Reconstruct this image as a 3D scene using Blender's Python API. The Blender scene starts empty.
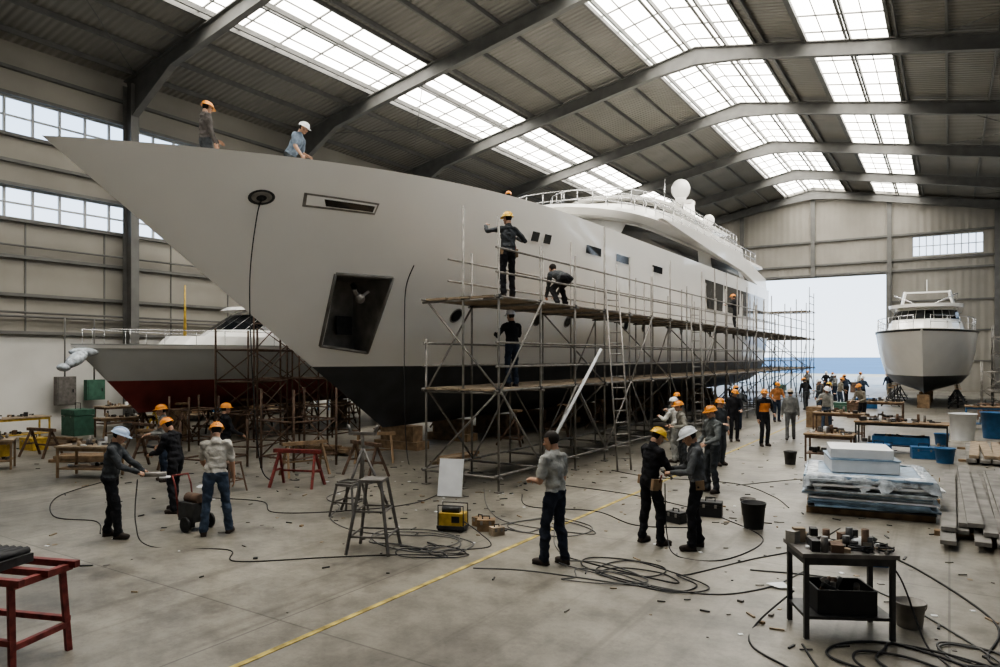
import bpy, bmesh, math, random
from mathutils import Vector, Matrix, Euler, noise
import numpy as np
random.seed(7)
V3=Vector
# ------------------------------------------------------------------ materials
_mc={}
def mat(name,col,rough=.6,metal=0.,var=.12,scale=4.,bump=0.,bscale=40.,emit=0.,spec=.4,coords='Object',coat=0.):
    if name in _mc: return _mc[name]
    m=bpy.data.materials.new(name); m.use_nodes=True
    nt=m.node_tree; b=nt.nodes['Principled BSDF']
    b.inputs['Roughness'].default_value=rough; b.inputs['Metallic'].default_value=metal
    b.inputs['Specular IOR Level'].default_value=spec; b.inputs['Coat Weight'].default_value=coat
    tc=nt.nodes.new('ShaderNodeTexCoord')
    if var>0:
        n=nt.nodes.new('ShaderNodeTexNoise'); n.inputs['Scale'].default_value=scale; n.inputs['Detail'].default_value=5
        nt.links.new(tc.outputs[coords],n.inputs['Vector'])
        r=nt.nodes.new('ShaderNodeValToRGB'); e=r.color_ramp.elements
        e[0].position=.3; e[1].position=.7
        e[0].color=(*[c*(1-var) for c in col],1); e[1].color=(*[min(1,c*(1+var)) for c in col],1)
        nt.links.new(n.outputs['Fac'],r.inputs['Fac']); nt.links.new(r.outputs['Color'],b.inputs['Base Color'])
    else: b.inputs['Base Color'].default_value=(*col,1)
    if bump>0:
        n2=nt.nodes.new('ShaderNodeTexNoise'); n2.inputs['Scale'].default_value=bscale
        nt.links.new(tc.outputs[coords],n2.inputs['Vector'])
        bp=nt.nodes.new('ShaderNodeBump'); bp.inputs['Strength'].default_value=bump; bp.inputs['Distance'].default_value=.02
        nt.links.new(n2.outputs['Fac'],bp.inputs['Height']); nt.links.new(bp.outputs['Normal'],b.inputs['Normal'])
    if emit>0:
        b.inputs['Emission Color'].default_value=(*col,1); b.inputs['Emission Strength'].default_value=emit
    _mc[name]=m; return m
def cloth(c): return mat('cloth_%02x%02x%02x'%tuple(int(x*255) for x in c),c,.9,0,.35,7,.7,16,spec=.15)
STEEL=mat('galvanised_steel',(.23,.215,.195),.5,.35,.3,6)
DARKST=mat('dark_steel',(.06,.06,.06),.5,.5,.3,8)
RUST=mat('rusty_steel',(.13,.085,.06),.8,.2,.4,9)
RED=mat('red_painted_steel',(.17,.035,.03),.55,.1,.45,10)
FRAME=mat('frame_paint_grey',(.14,.138,.13),.6,.1,.15,2)
BOARD=mat('scaffold_board_wood',(.28,.22,.155),.85,0,.35,5)
TIMB=mat('timber_block',(.22,.15,.09),.85,0,.35,6)
BLACK=mat('black_rubber',(.018,.018,.019),.6,0,.2,8)
GLASS=mat('dark_glass',(.008,.010,.012),.08,0,0,spec=.6)
WHITEP=mat('white_gelcoat',(.86,.845,.81),.2,0,.03,1.2,coat=.5)
HULLW=mat('hull_gloss_white',(.84,.82,.775),.26,0,.035,.4,coat=.6)
HULLD=mat('antifoul_dark',(.040,.042,.044),.42,0,.3,1.5,spec=.5)
CHROME=mat('stainless',(.6,.6,.6),.2,.9,0)
BLUEP=mat('blue_plastic',(.03,.11,.24),.5,0,.2,6)
YEL=mat('yellow_plastic',(.45,.30,.05),.5,0,.3,8)
WHITEB=mat('white_packaging',(.66,.67,.68),.5,0,.08,4)
FILM=mat('shrink_wrap_film',(.46,.50,.54),.22,0,.4,9,.9,14)
FILMB=mat('blue_sheet_material',(.22,.31,.41),.4,0,.3,6)
GREEN=mat('green_plastic',(.05,.12,.085),.6,0,.2,6)
# ------------------------------------------------------------------ mesh builder
class MB:
    def __init__(s): s.v=[];s.f=[];s.m=[];s.sm=[];s.mats=[]
    def mi(s,m):
        if m not in s.mats: s.mats.append(m)
        return s.mats.index(m)
    def add(s,vs,fs,m,smooth=False):
        o=len(s.v); s.v.extend([tuple(v) for v in vs]); i=s.mi(m)
        for f in fs: s.f.append(tuple(o+k for k in f)); s.m.append(i); s.sm.append(smooth)
    def box(s,c,size,m,R=None):
        c=V3(c); R=R or Matrix.Identity(3)
        vs=[c+R@V3((x*size[0]/2,y*size[1]/2,z*size[2]/2)) for x in(-1,1) for y in(-1,1) for z in(-1,1)]
        s.add(vs,[(0,1,3,2),(4,6,7,5),(0,4,5,1),(2,3,7,6),(0,2,6,4),(1,5,7,3)],m)
    def bar(s,p0,p1,w,h,m,up=(0,0,1)):
        p0=V3(p0);p1=V3(p1);d=(p1-p0).normalized();u=V3(up)
        if abs(d.dot(u))>.98:u=V3((0,1,0))
        x=d.cross(u).normalized();z=x.cross(d)
        vs=[]
        for p in(p0,p1):
            for a,b in((-1,-1),(1,-1),(1,1),(-1,1)): vs.append(p+x*a*w/2+z*b*h/2)
        s.add(vs,[(3,2,1,0),(4,5,6,7),(0,1,5,4),(1,2,6,5),(2,3,7,6),(3,0,4,7)],m)
    def cyl(s,p0,p1,r,m,r1=None,seg=8,smooth=True,caps=True):
        p0=V3(p0);p1=V3(p1);r1=r if r1 is None else r1
        d=(p1-p0)
        if d.length<1e-6:return
        d.normalize();u=V3((0,0,1)) if abs(d.z)<.9 else V3((1,0,0))
        x=d.cross(u).normalized();y=d.cross(x)
        vs=[]
        for p,rr in((p0,r),(p1,r1)):
            for k in range(seg):
                a=2*math.pi*k/seg; vs.append(p+(x*math.cos(a)+y*math.sin(a))*rr)
        s.add(vs,[(k,k+seg,(k+1)%seg+seg,(k+1)%seg) for k in range(seg)],m,smooth)
        if caps: 
            o=len(s.v)-2*seg; i=s.mi(m)
            s.f.append(tuple(o+k for k in range(seg)));s.m.append(i);s.sm.append(False)
            s.f.append(tuple(o+seg+k for k in reversed(range(seg))));s.m.append(i);s.sm.append(False)
    def sph(s,c,r,m,R=None,seg=12,rings=8):
        if not hasattr(r,'__len__'): r=(r,r,r)
        c=V3(c);R=R or Matrix.Identity(3);vs=[c+R@V3((0,0,r[2]))]
        for i in range(1,rings):
            t=math.pi*i/rings
            for k in range(seg):
                a=2*math.pi*k/seg
                vs.append(c+R@V3((r[0]*math.sin(t)*math.cos(a),r[1]*math.sin(t)*math.sin(a),r[2]*math.cos(t))))
        vs.append(c+R@V3((0,0,-r[2])))
        fs=[(0,1+k,1+(k+1)%seg) for k in range(seg)]
        for i in range(rings-2):
            a=1+i*seg;b=a+seg
            fs+=[(a+k,b+k,b+(k+1)%seg,a+(k+1)%seg) for k in range(seg)]
        a=1+(rings-2)*seg;e=len(vs)-1
        fs+=[(a+k,e,a+(k+1)%seg) for k in range(seg)]
        s.add(vs,fs,m,True)
    def tube(s,pts,r,m,seg=6):
        pts=[V3(p) for p in pts];vs=[];n=len(pts);px=None
        for i,p in enumerate(pts):
            d=(pts[min(i+1,n-1)]-pts[max(i-1,0)]).normalized()
            if px is None:
                u=V3((0,0,1)) if abs(d.z)<.9 else V3((1,0,0)); x=d.cross(u).normalized()
            else: x=(px-d*px.dot(d)).normalized()
            px=x;y=d.cross(x)
            for k in range(seg):
                a=2*math.pi*k/seg;vs.append(p+(x*math.cos(a)+y*math.sin(a))*r)
        fs=[(i*seg+k,i*seg+(k+1)%seg,(i+1)*seg+(k+1)%seg,(i+1)*seg+k) for i in range(n-1) for k in range(seg)]
        fs+=[tuple(reversed(range(seg))),tuple((n-1)*seg+k for k in range(seg))]
        s.add(vs,fs,m,True)
    def loft(s,rings,m,cap0=True,cap1=True,smooth=False,closed=True):
        n=len(rings[0]);vs=[p for r in rings for p in r];fs=[]
        for i in range(len(rings)-1):
            for k in range(n if closed else n-1):
                fs.append((i*n+k,i*n+(k+1)%n,(i+1)*n+(k+1)%n,(i+1)*n+k))
        s.add(vs,fs,m,smooth)
        if cap0: s.add(rings[0],[tuple(reversed(range(n)))],m)
        if cap1: s.add(rings[-1],[tuple(range(n))],m)
    def lathe(s,c,prof,m,seg=16):
        rings=[[V3(c)+V3((r*math.cos(2*math.pi*k/seg),r*math.sin(2*math.pi*k/seg),z)) for k in range(seg)] for r,z in prof]
        s.loft(rings,m,True,False,True)
    def obj(s,name,parent=None,fixn=False):
        me=bpy.data.meshes.new(name);me.from_pydata(s.v,[],s.f)
        for m in s.mats: me.materials.append(m)
        me.polygons.foreach_set('material_index',s.m);me.polygons.foreach_set('use_smooth',s.sm)
        me.update()
        if fixn:
            bm=bmesh.new();bm.from_mesh(me);bmesh.ops.recalc_face_normals(bm,faces=bm.faces);bm.to_mesh(me);bm.free()
        o=bpy.data.objects.new(name,me);bpy.context.collection.objects.link(o)
        if parent:o.parent=parent
        return o
def empty(name,loc=(0,0,0)):
    o=bpy.data.objects.new(name,None);bpy.context.collection.objects.link(o);o.location=loc;o.empty_display_size=.3;return o
def rotz(a): return Matrix.Rotation(math.radians(a),3,'Z')
def remesh(mb,vox,it=3):
    ob=mb.obj('tmp');r=ob.modifiers.new('r','REMESH');r.mode='VOXEL';r.voxel_size=vox
    s=ob.modifiers.new('s','SMOOTH');s.factor=.5;s.iterations=it
    bpy.context.view_layer.update()
    dg=bpy.context.evaluated_depsgraph_get();ev=ob.evaluated_get(dg);me=ev.to_mesh()
    V=np.empty(len(me.vertices)*3);me.vertices.foreach_get('co',V);V=V.reshape(-1,3)
    F=[tuple(p.vertices) for p in me.polygons]
    ev.to_mesh_clear();md=ob.data;bpy.data.objects.remove(ob);bpy.data.meshes.remove(md)
    return V,F
# ------------------------------------------------------------------ people
TMP=mat('tmpm',(.5,.5,.5),var=0)
def make_head(vox):
    b=MB()
    b.sph((0,-.012,.025),(.074,.096,.092),TMP,seg=20,rings=14)
    b.sph((0,.018,-.02),(.062,.070,.085),TMP,seg=20,rings=14)
    b.sph((0,.038,-.076),(.042,.047,.042),TMP,seg=16,rings=10)
    b.cyl((0,.082,.008),(0,.108,-.026),.009,TMP,.014)
    b.sph((0,.102,-.028),(.017,.014,.011),TMP)
    b.sph((0,.086,-.056),(.024,.009,.006),TMP);b.sph((0,.083,-.066),(.021,.009,.006),TMP)
    b.sph((0,.078,.026),(.048,.014,.009),TMP)
    for x in(-1,1):
        b.sph((x*.076,-.005,-.005),(.010,.020,.032),TMP)
        b.sph((x*.038,.062,-.028),(.02,.018,.018),TMP)
    V,F=remesh(b,vox,2)
    tags=[]
    for f in F:
        c=V[list(f)].mean(0)
        if c[2]>.058 or (c[1]<-.025 and c[2]>-.05 and abs(c[0])<.08): t='hair'
        elif abs(c[0])<.022 and abs(c[2]+.061)<.010 and c[1]>.082: t='lip'
        elif abs(c[2]-.030)<.006 and .014<abs(c[0])<.048 and c[1]>.05: t='hair'
        else:t='skin'
        tags.append(t)
    e=MB();
    for x in(-1,1): e.sph((x*.030,.0745,.006),(.013,.009,.0065),TMP,seg=10,rings=6)
    nv=len(V);V=np.vstack([V,np.array(e.v)]);F+= [tuple(nv+k for k in f) for f in e.f];tags+=['eye']*len(e.f)
    e=MB()
    for x in(-1,1): e.sph((x*.030,.082,.006),(.006,.003,.006),TMP,seg=8,rings=4)
    nv=len(V);V=np.vstack([V,np.array(e.v)]);F+= [tuple(nv+k for k in f) for f in e.f];tags+=['pupil']*len(e.f)
    return V,F,tags
def make_hand(curl,vox):
    b=MB()
    b.sph((0,.045,0),(.041,.055,.016),TMP,seg=14,rings=8)
    b.cyl((0,-.03,0),(0,.02,0),.024,TMP,.027)
    for x,y0,L,r in((-.030,.082,.072,.0092),(-.010,.09,.082,.0095),(.011,.088,.076,.0092),(.030,.078,.058,.0082)):
        p=V3((x,y0-.02,0));a=0
        segs=(.02,L*.45,L*.31,L*.24)
        for i,l in enumerate(segs):
            if i>0:a+=curl
            q=p+V3((x*.12*l,math.cos(a)*l,-math.sin(a)*l))
            rr=r*(1-.08*i); b.cyl(p,q,rr,TMP,rr*.94);b.sph(q,rr*.97,TMP,seg=8,rings=6);p=q
    p=V3((-.028,.012,-.004));
    ang=.75 if curl<.6 else .45
    for i,l in enumerate((.035,.032,.026)):
        q=p+V3((-math.sin(ang)*l,math.cos(ang)*l,-(.25+curl*.5)*l)); b.cyl(p,q,.0125-.0015*i,TMP,.0115-.0015*i);b.sph(q,.0115-.0015*i,TMP,seg=8,rings=6);p=q;ang-=.35
    return remesh(b,vox,2)
HEAD=make_head(.0055);HEADL=make_head(.010)
HAND={'relax':make_hand(.32,.0045),'grip':make_hand(1.15,.0045)}
def helmet_part():
    b=MB();N=24;rings=[]
    for i in range(8):
        t=math.radians(i*90/7)
        rr=math.cos(t)if i<7 else .02;zz=.045+.098*math.sin(t)
        rings.append([V3((.102*rr*math.cos(2*math.pi*k/N),-.005+.126*rr*math.sin(2*math.pi*k/N),zz)) for k in range(N)])
    br=[]
    for k in range(N):
        a=2*math.pi*k/N;f=max(0,math.sin(a))**2
        br.append(V3(((.102+.014)*math.cos(a),-.005+(.126+.014+.045*f)*math.sin(a),.045-.006-.012*f)))
    br2=[p-V3((0,0,.006)) for p in br]
    inn=[V3((p.x*.92,p.y*.92,.04)) for p in rings[0]]
    b.loft([inn,br2,br]+rings,TMP,False,True,True)
    b.tube([(0,-.005+.128*math.cos(t),.045+.101*math.sin(t)) for t in np.linspace(.25,2.9,12)],.009,TMP)
    for x in(-.035,.035): b.tube([(x,-.005+.118*math.cos(t),.045+.094*math.sin(t)) for t in np.linspace(.4,2.7,10)],.006,TMP)
    return b
HELM=helmet_part()
def ik(a,b,l1,l2,pole):
    d=b-a;L=min(d.length,(l1+l2)*.995);L=max(L,.12);dn=d.normalized();b=a+dn*L
    x=(l1*l1-l2*l2+L*L)/(2*L);h=math.sqrt(max(l1*l1-x*x,0));p=(pole-dn*pole.dot(dn)).normalized()
    return a+dn*x+p*h,b
ORG=(.72,.27,.03);YLW=(.74,.46,.04);WHT=(.75,.77,.80);BLU=(.45,.56,.75)
def worker(loc,yaw,shirt=(.05,.05,.055),pants=(.035,.037,.045),helm=ORG,hands=None,feet=((.11,.02),(-.11,-.02)),pel=(0,0,.96),
           lean=0,side=0,head=(0,0),long=True,skin=(.42,.25,.17),hair=(.02,.015,.012),S=1.,lo=False,curl=('relax','relax'),tool=None,name='shipyard_worker',vest=None,pouch=False):
    if hands is None: hands=((.27,.06,.77),(-.27,.06,.77))
    pel=V3(pel);Rt=Matrix.Rotation(math.radians(-lean),3,'X')@Matrix.Rotation(math.radians(side),3,'Y')
    T=lambda x,y,z:pel+Rt@V3((x,y,z))
    neck=T(0,-.01,.50)
    Rh=Matrix.Rotation(math.radians(head[0]),3,'Z')@Matrix.Rotation(math.radians(-lean*.5-head[1]),3,'X')
    hc=neck+Rh@V3((0,.025,.135))
    b=MB();segs=[]
    def co(p,q,r0,r1,tag,extra=True):
        b.cyl(p,q,r0,TMP,r1,seg=14);b.sph(p,r0,TMP,seg=14,rings=8);b.sph(q,r1,TMP,seg=14,rings=8);segs.append((p,q,r0,r1,tag))
    b.sph(T(0,-.01,.0),(.155,.122,.12),TMP,Rt);b.sph(T(0,0,.13),(.152,.112,.15),TMP,Rt)
    b.sph(T(0,0,.20),(.158,.116,.16),TMP,Rt)
    b.sph(T(0,.0,.30),(.176,.122,.18),TMP,Rt)
    b.sph(T(0,0,.08),(.166,.128,.11),TMP,Rt)
    co(T(-.13,-.005,.425),T(.13,-.005,.425),.064,.064,'shirt')
    co(T(0,-.01,.42),hc-Rh@V3((0,.035,.06)),.062,.054,'skin')
    b.cyl(T(0,-.01,.43),T(0,-.008,.515),.11,TMP,.064,seg=16)
    segs.append((T(0,0,.12),T(0,0,.40),.14,.15,'shirt'));segs.append((T(-.05,0,-.04),T(.05,0,-.04),.12,.12,'pants'))
    segs.append((T(0,-.01,.44),T(0,-.008,.50),.10,.066,'shirt'))
    hd=[]
    for i,sg in((0,1),(1,-1)):
        hip=T(sg*.085,0,-.02);ft=feet[i];an=V3((ft[0],ft[1],(ft[2] if len(ft)>2 else 0)+.09))
        fd=V3((sg*.18,1,0)).normalized()
        kn,an=ik(hip,an,.44,.42,V3((sg*.12,1,0.05)))
        co(hip,kn,.096,.070,'pants');co(kn,an,.068,.060,'pants');b.sph(kn.lerp(an,.3)+V3((0,-.02,0)),(.064,.064,.11),TMP);b.sph(an+V3((0,.005,.02)),(.070,.072,.045),TMP)
        pit=ft[3] if len(ft)>3 else 0
        Rf=Matrix((fd.cross(V3((0,0,1))),fd,V3((0,0,1)))).transposed()@Matrix.Rotation(math.radians(-pit),3,'X')
        b.sph(an+Rf@V3((0,.065,-.045)),(.05,.125,.045),TMP,Rf);b.sph(an+Rf@V3((0,-.01,-.04)),(.045,.06,.05),TMP,Rf)
        b.box(an+Rf@V3((0,.05,-.08)),(.085,.23,.02),TMP,Rf)
        segs.append((an+Rf@V3((0,-.02,-.06)),an+Rf@V3((0,.16,-.065)),.05,.045,'boot'))
        sh=T(sg*.178,0,.415);h=V3(hands[i])
        el,wr=ik(sh,h,.29,.255,V3((sg*.55,-.6,-.7)))
        if long: co(sh,el,.066,.053,'shirt');co(el,wr,.052,.039,'shirt')
        else:
            md=sh.lerp(el,.72);co(sh,md,.068,.064,'shirt');co(md,el,.045,.042,'skin');co(el,wr,.044,.028,'skin')
        dr=(wr-el).normalized();hz=1-abs(dr.z)
        bk=V3((sg*1.0,0,0))*(1-hz)+V3((sg*.35,0,1))*hz*1.5
        bk=(bk-dr*bk.dot(dr)).normalized();xx=dr.cross(bk)
        hd.append((wr,Matrix((xx,dr,bk)).transposed(),sg,curl[i]))
    V,F=remesh(b,.026 if lo else .014,3)
    C=np.array([V[list(f)].mean(0) for f in F]);best=np.full(len(C),9.);tag=np.zeros(len(C),int);tl=[]
    for p,q,r0,r1,t in segs:
        p=np.array(p);q=np.array(q);d=q-p;L=max((d@d),1e-9);tt=np.clip(((C-p)@d)/L,0,1)
        ds=np.linalg.norm(C-(p+tt[:,None]*d),axis=1)-(r0+(r1-r0)*tt)
        if t not in tl:tl.append(t)
        mk=ds<best;best[mk]=ds[mk];tag[mk]=tl.index(t)
    up=np.array(Rt@V3((0,0,1)));pr=(C-np.array(pel))@up
    isS=np.array([tl[k]=='shirt' for k in tag]);isP=np.array([tl[k]=='pants' for k in tag])
    near=np.linalg.norm((C-np.array(pel))-pr[:,None]*up,axis=1)<.19
    names=np.array([tl[k] for k in tag],dtype=object)
    names[near&isS&(pr<.0)&(pr>-.1)]='pants';names[near&isP&(pr>=.0)]='shirt'
    if vest is not None: names[near&(names=='shirt')&(pr>.1)&(pr<.36)]='vest'
    amp=np.zeros(len(V))
    for f,n_ in zip(F,names):
        if n_ in('shirt','pants','vest'):
            for k in f: amp[k]=1
    if not lo:
        sd=loc[0]*3.1
        for k in np.nonzero(amp)[0]:
            v=V[k];n_=noise.noise_vector(V3((v[0]*7+sd,v[1]*7,v[2]*13+v[0]*8)))
            n2_=noise.noise_vector(V3((v[0]*18+sd,v[1]*18,v[2]*26)))
            V[k]=v+np.array(n_)*.020+np.array(n2_)*.006
    mm={'shirt':cloth(shirt),'pants':cloth(pants),'boot':mat('boot_leather',(.035,.025,.02),.7),
        'skin':mat('skin_%d'%int(skin[0]*100),skin,.55,0,.08,12),'hair':mat('hair_dark',hair,.8),'vest':cloth(vest or (.8,.25,.03)),
        'lip':mat('lips',(.30,.12,.10),.5,var=0),'eye':mat('eye_white',(.7,.68,.65),.3,var=0),'pupil':mat('pupil',(.02,.012,.01),.2,var=0)}
    o=MB()
    def paste(V,F,tags):
        off=len(o.v);o.v.extend([tuple(x) for x in V])
        for f,t in zip(F,tags): o.f.append(tuple(off+k for k in f));o.m.append(o.mi(t));o.sm.append(True)
    paste(V*S,F,[mm[n] for n in names])
    HV,HF,HT=HEADL if lo else HEAD
    R=np.array(Rh);paste(((HV@R.T)+np.array(hc))*S,HF,[mm[t] for t in HT])
    if helm:
        hm=mat('hard_hat_%d_%d'%(int(helm[0]*100),int(helm[2]*100)),helm,.35,0,.05,5)
        paste(((np.array(HELM.v)@R.T)+np.array(hc))*S,HELM.f,[hm]*len(HELM.f))
    else:
        hv=MB();hv.sph((0,-.02,.035),(.084,.106,.098),TMP,seg=18,rings=12)
        vv=np.array(hv.v);ff=[f for f in hv.f if vv[list(f)].mean(0)[2]>.05 or (vv[list(f)].mean(0)[1]<-.02 and vv[list(f)].mean(0)[2]>-.05)]
        paste(((vv@R.T)+np.array(hc))*S,ff,[mm['hair']]*len(ff))
    for wr,Rm,sg,cu in hd:
        hv,hf=HAND[cu];hv=hv.copy()
        if sg<0: hv[:,0]*=-1;hf=[tuple(reversed(f)) for f in hf]
        paste(((hv@np.array(Rm).T)+np.array(wr))*S,hf,[mm['skin']]*len(hf))
    if pouch:
        o.box(T(.165,.0,-.06)*S,(.06,.16,.17),TIMB,Rt);o.box(T(-.16,-.02,-.04)*S,(.05,.12,.13),TIMB,Rt)
        o.cyl(T(.19,.03,-.02)*S,T(.2,.05,.09)*S,.012,RED)
    if tool:
        a=hd[0][0]+hd[0][1]@V3((0,.07,-.03));c=hd[1][0]+hd[1][1]@V3((0,.07,-.03));a=a*S;c=c*S
        if tool=='grinder':
            o.cyl(a,c,.03,BLACK,seg=10);d=V3((0,1,0));m_=(a+c)/2;o.cyl(m_,m_+d*.32,.038,STEEL,seg=10);o.cyl(m_+d*.3+V3((0,0,-.06)),m_+d*.3+V3((0,0,-.04)),.085,WHITEB,seg=16)
        if tool=='tablet':
            mid=(a+c)/2;dx=(a-c).normalized();o.bar(mid-dx*.13,mid+dx*.13,.19,.012,BLACK,up=(0,-.5,.8))
        if tool=='gun':
            o.cyl(a,a+V3((0,.2,.03)),.025,BLACK);o.cyl(a+V3((0,.03,0)),a+V3((0,.02,-.12)),.018,RED)
    ob=o.obj(name);ob.location=loc;ob.rotation_euler=(0,0,math.radians(yaw));return ob
A_,R_,L_,T_=32.7,-57.3,122.7,212.7
GR=(.20,.20,.19);DG=(.06,.065,.07);BK=(.022,.022,.025);NV=(.03,.04,.06);KH=(.22,.2,.16);DN=(.055,.075,.11)
worker((-10.93,5.86,0),R_+15,DG,BK,BLU,hands=((.16,.42,1.02),(-.12,.45,1.0)),curl=('grip','grip'),tool='grinder',head=(0,18),feet=((.14,.14),(-.13,-.08)),lean=8)
worker((-11.76,7.48,0),L_-10,BK,BK,ORG,hands=((.15,.40,1.15),(-.12,.42,1.05)),curl=('grip','grip'),tool='gun',head=(0,20),lean=12,feet=((.13,.12),(-.13,-.06)))
worker((-14.9,9.23,0),L_+30,GR,NV,ORG,hands=((.2,.35,1.05),(-.2,.3,1.1)),lean=8)
worker((-9.72,6.85,0),A_+10,(.42,.40,.36),DN,ORG,hands=((.24,.18,.78),(-.2,.38,.95)),long=False,lean=9,head=(10,15),feet=((.18,.08),(-.16,-.05)),S=1.03)
worker((-14.1,10.2,0),R_+40,BK,BK,ORG,hands=((.2,.3,1.0),(-.2,.3,1.0)))
worker((-4.46,8.33,0),L_-40,(.33,.33,.31),(.03,.035,.05),None,hands=((.24,.10,.82),(-.12,.30,1.08)),long=False,head=(12,12),feet=((.10,-.08),(-.10,.10)),lean=3,curl=('relax','grip'),S=1.05,name='bareheaded_worker')
worker((-3.78,10.05,0),R_+25,BK,BK,YLW,hands=((.12,.40,1.10),(-.14,.36,1.12)),curl=('grip','grip'),head=(-5,25),lean=5,side=3,feet=((.16,.07),(-.13,-.05)),S=1.02,pouch=True)
worker((-3.10,10.15,0),L_-10,(.10,.105,.11),BK,WHT,hands=((.14,.36,1.08),(-.14,.36,1.08)),curl=('grip','grip'),tool='tablet',head=(0,25),lean=4,feet=((.13,-.05),(-.12,.08)),S=1.04,pouch=True)
worker((-4.13,14.57,0),L_+20,(.13,.14,.14),(.05,.055,.06),ORG,hands=((.22,.2,.95),(-.2,.3,1.0)),head=(0,10),S=1.04)
worker((-6.1,18.2,0),A_+40,(.55,.54,.5),(.3,.3,.28),WHT,hands=((.2,.4,1.3),(-.2,.4,1.2)),lean=8)
worker((-5.5,17.0,0),L_,(.25,.24,.21),DG,ORG,hands=((.2,.3,1.1),(-.2,.3,1.1)),lean=14)
worker((-5.0,18.3,0),T_+30,DG,DG,ORG,hands=((.2,.3,1.1),(-.2,.1,.9)),lo=True)
worker((-6.9,20.6,0),A_+20,GR,NV,ORG,hands=((.2,.3,1.3),(-.2,.3,1.2)),lo=True)
worker((-6.03,23.8,0),T_,BK,BK,ORG,lo=True,head=(20,10),hands=((.24,.08,.78),(-.15,.3,1.05)))
worker((-4.9,23.0,0),T_+10,BK,BK,ORG,lo=True,vest=(.45,.17,.05),hands=((.24,.05,.78),(-.2,.25,1.0)),S=1.03)
worker((-4.5,25.1,0),A_-20,GR,(.12,.12,.12),(.5,.4,.3),lo=True,feet=((.11,.18),(-.11,-.15)))
for x,y,f,c,h,p in((-5.25,36.8,L_,DG,WHT,DN),(-6.3,32,T_,(.45,.2,.08),ORG,NV),(-5.4,48.3,A_,NV,ORG,BK),(-6.1,49,L_,GR,WHT,NV),(-4.2,45,T_,DN,WHT,BK),(-3.5,55,A_,NV,ORG,KH),(-7.2,55,R_,DG,ORG,NV),(-4.9,41,R_,KH,ORG,DN),(-6.4,40,A_,BK,ORG,DG),(-7.9,58,T_,BK,WHT,NV),(-9.5,60,T_,GR,ORG,BK),(-5.6,57,R_,(.4,.4,.38),ORG,DN),(-6.8,27.5,A_,DG,ORG,NV),(-3.9,28.9,T_-30,(.3,.3,.28),WHT,DN),(-4.6,33.5,R_,BK,YLW,NV)):
    k_=abs(math.sin(x*7+y));worker((x,y,0),f,c,p,h,lo=True,hands=((.22,.2*k_+.1,.8+.4*k_),(-.2,.35,1.2-.4*k_)),lean=18*k_,feet=((.12,.16*k_),(-.12,-.16*k_)),head=(50*k_-25,10))
worker((-3.0,32.3,0),L_+20,KH,BK,ORG,lo=True,hands=((.2,.4,1.0),(-.2,.4,1.0)),lean=20)
worker((-7.98,12.75,4.08),A_+25,DG,BK,YLW,hands=((.33,.22,1.25),(-.3,.42,1.5)),curl=('grip','grip'),head=(20,0),S=1.06,feet=((.13,.05),(-.12,-.05)),pouch=True)
worker((-8.3,13.45,2.13),A_+30,BK,NV,WHT,hands=((.2,.4,1.3),(-.2,.42,1.2)),head=(10,0),lean=6,curl=('grip','grip'))
worker((-8.3,15.9,4.08),L_-60,DG,BK,None,hands=((.16,.50,.30),(-.16,.46,.28)),lean=72,pel=(0,-.12,.66),feet=((.16,.12),(-.16,-.02)),curl=('grip','grip'),head=(0,-10),S=1.08)
worker((-8.6,34.2,4.08),L_-30,BK,BK,ORG,lo=True,hands=((.2,.4,1.2),(-.2,.4,1.2)),lean=10)
worker((-13.6,9.34,6.50),R_+40,(.10,.09,.085),DG,ORG,hands=((.24,.12,.82),(-.2,.30,1.02)),head=(15,12),S=1.08)
worker((-13.1,11.24,6.54),R_-10,(.16,.2,.25),DG,WHT,hands=((.28,.40,.85),(-.2,.35,.95)),lean=28,long=False,head=(5,10),S=1.08)
worker((-12.5,20.0,6.66),A_,BK,BK,ORG,lo=True)
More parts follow.
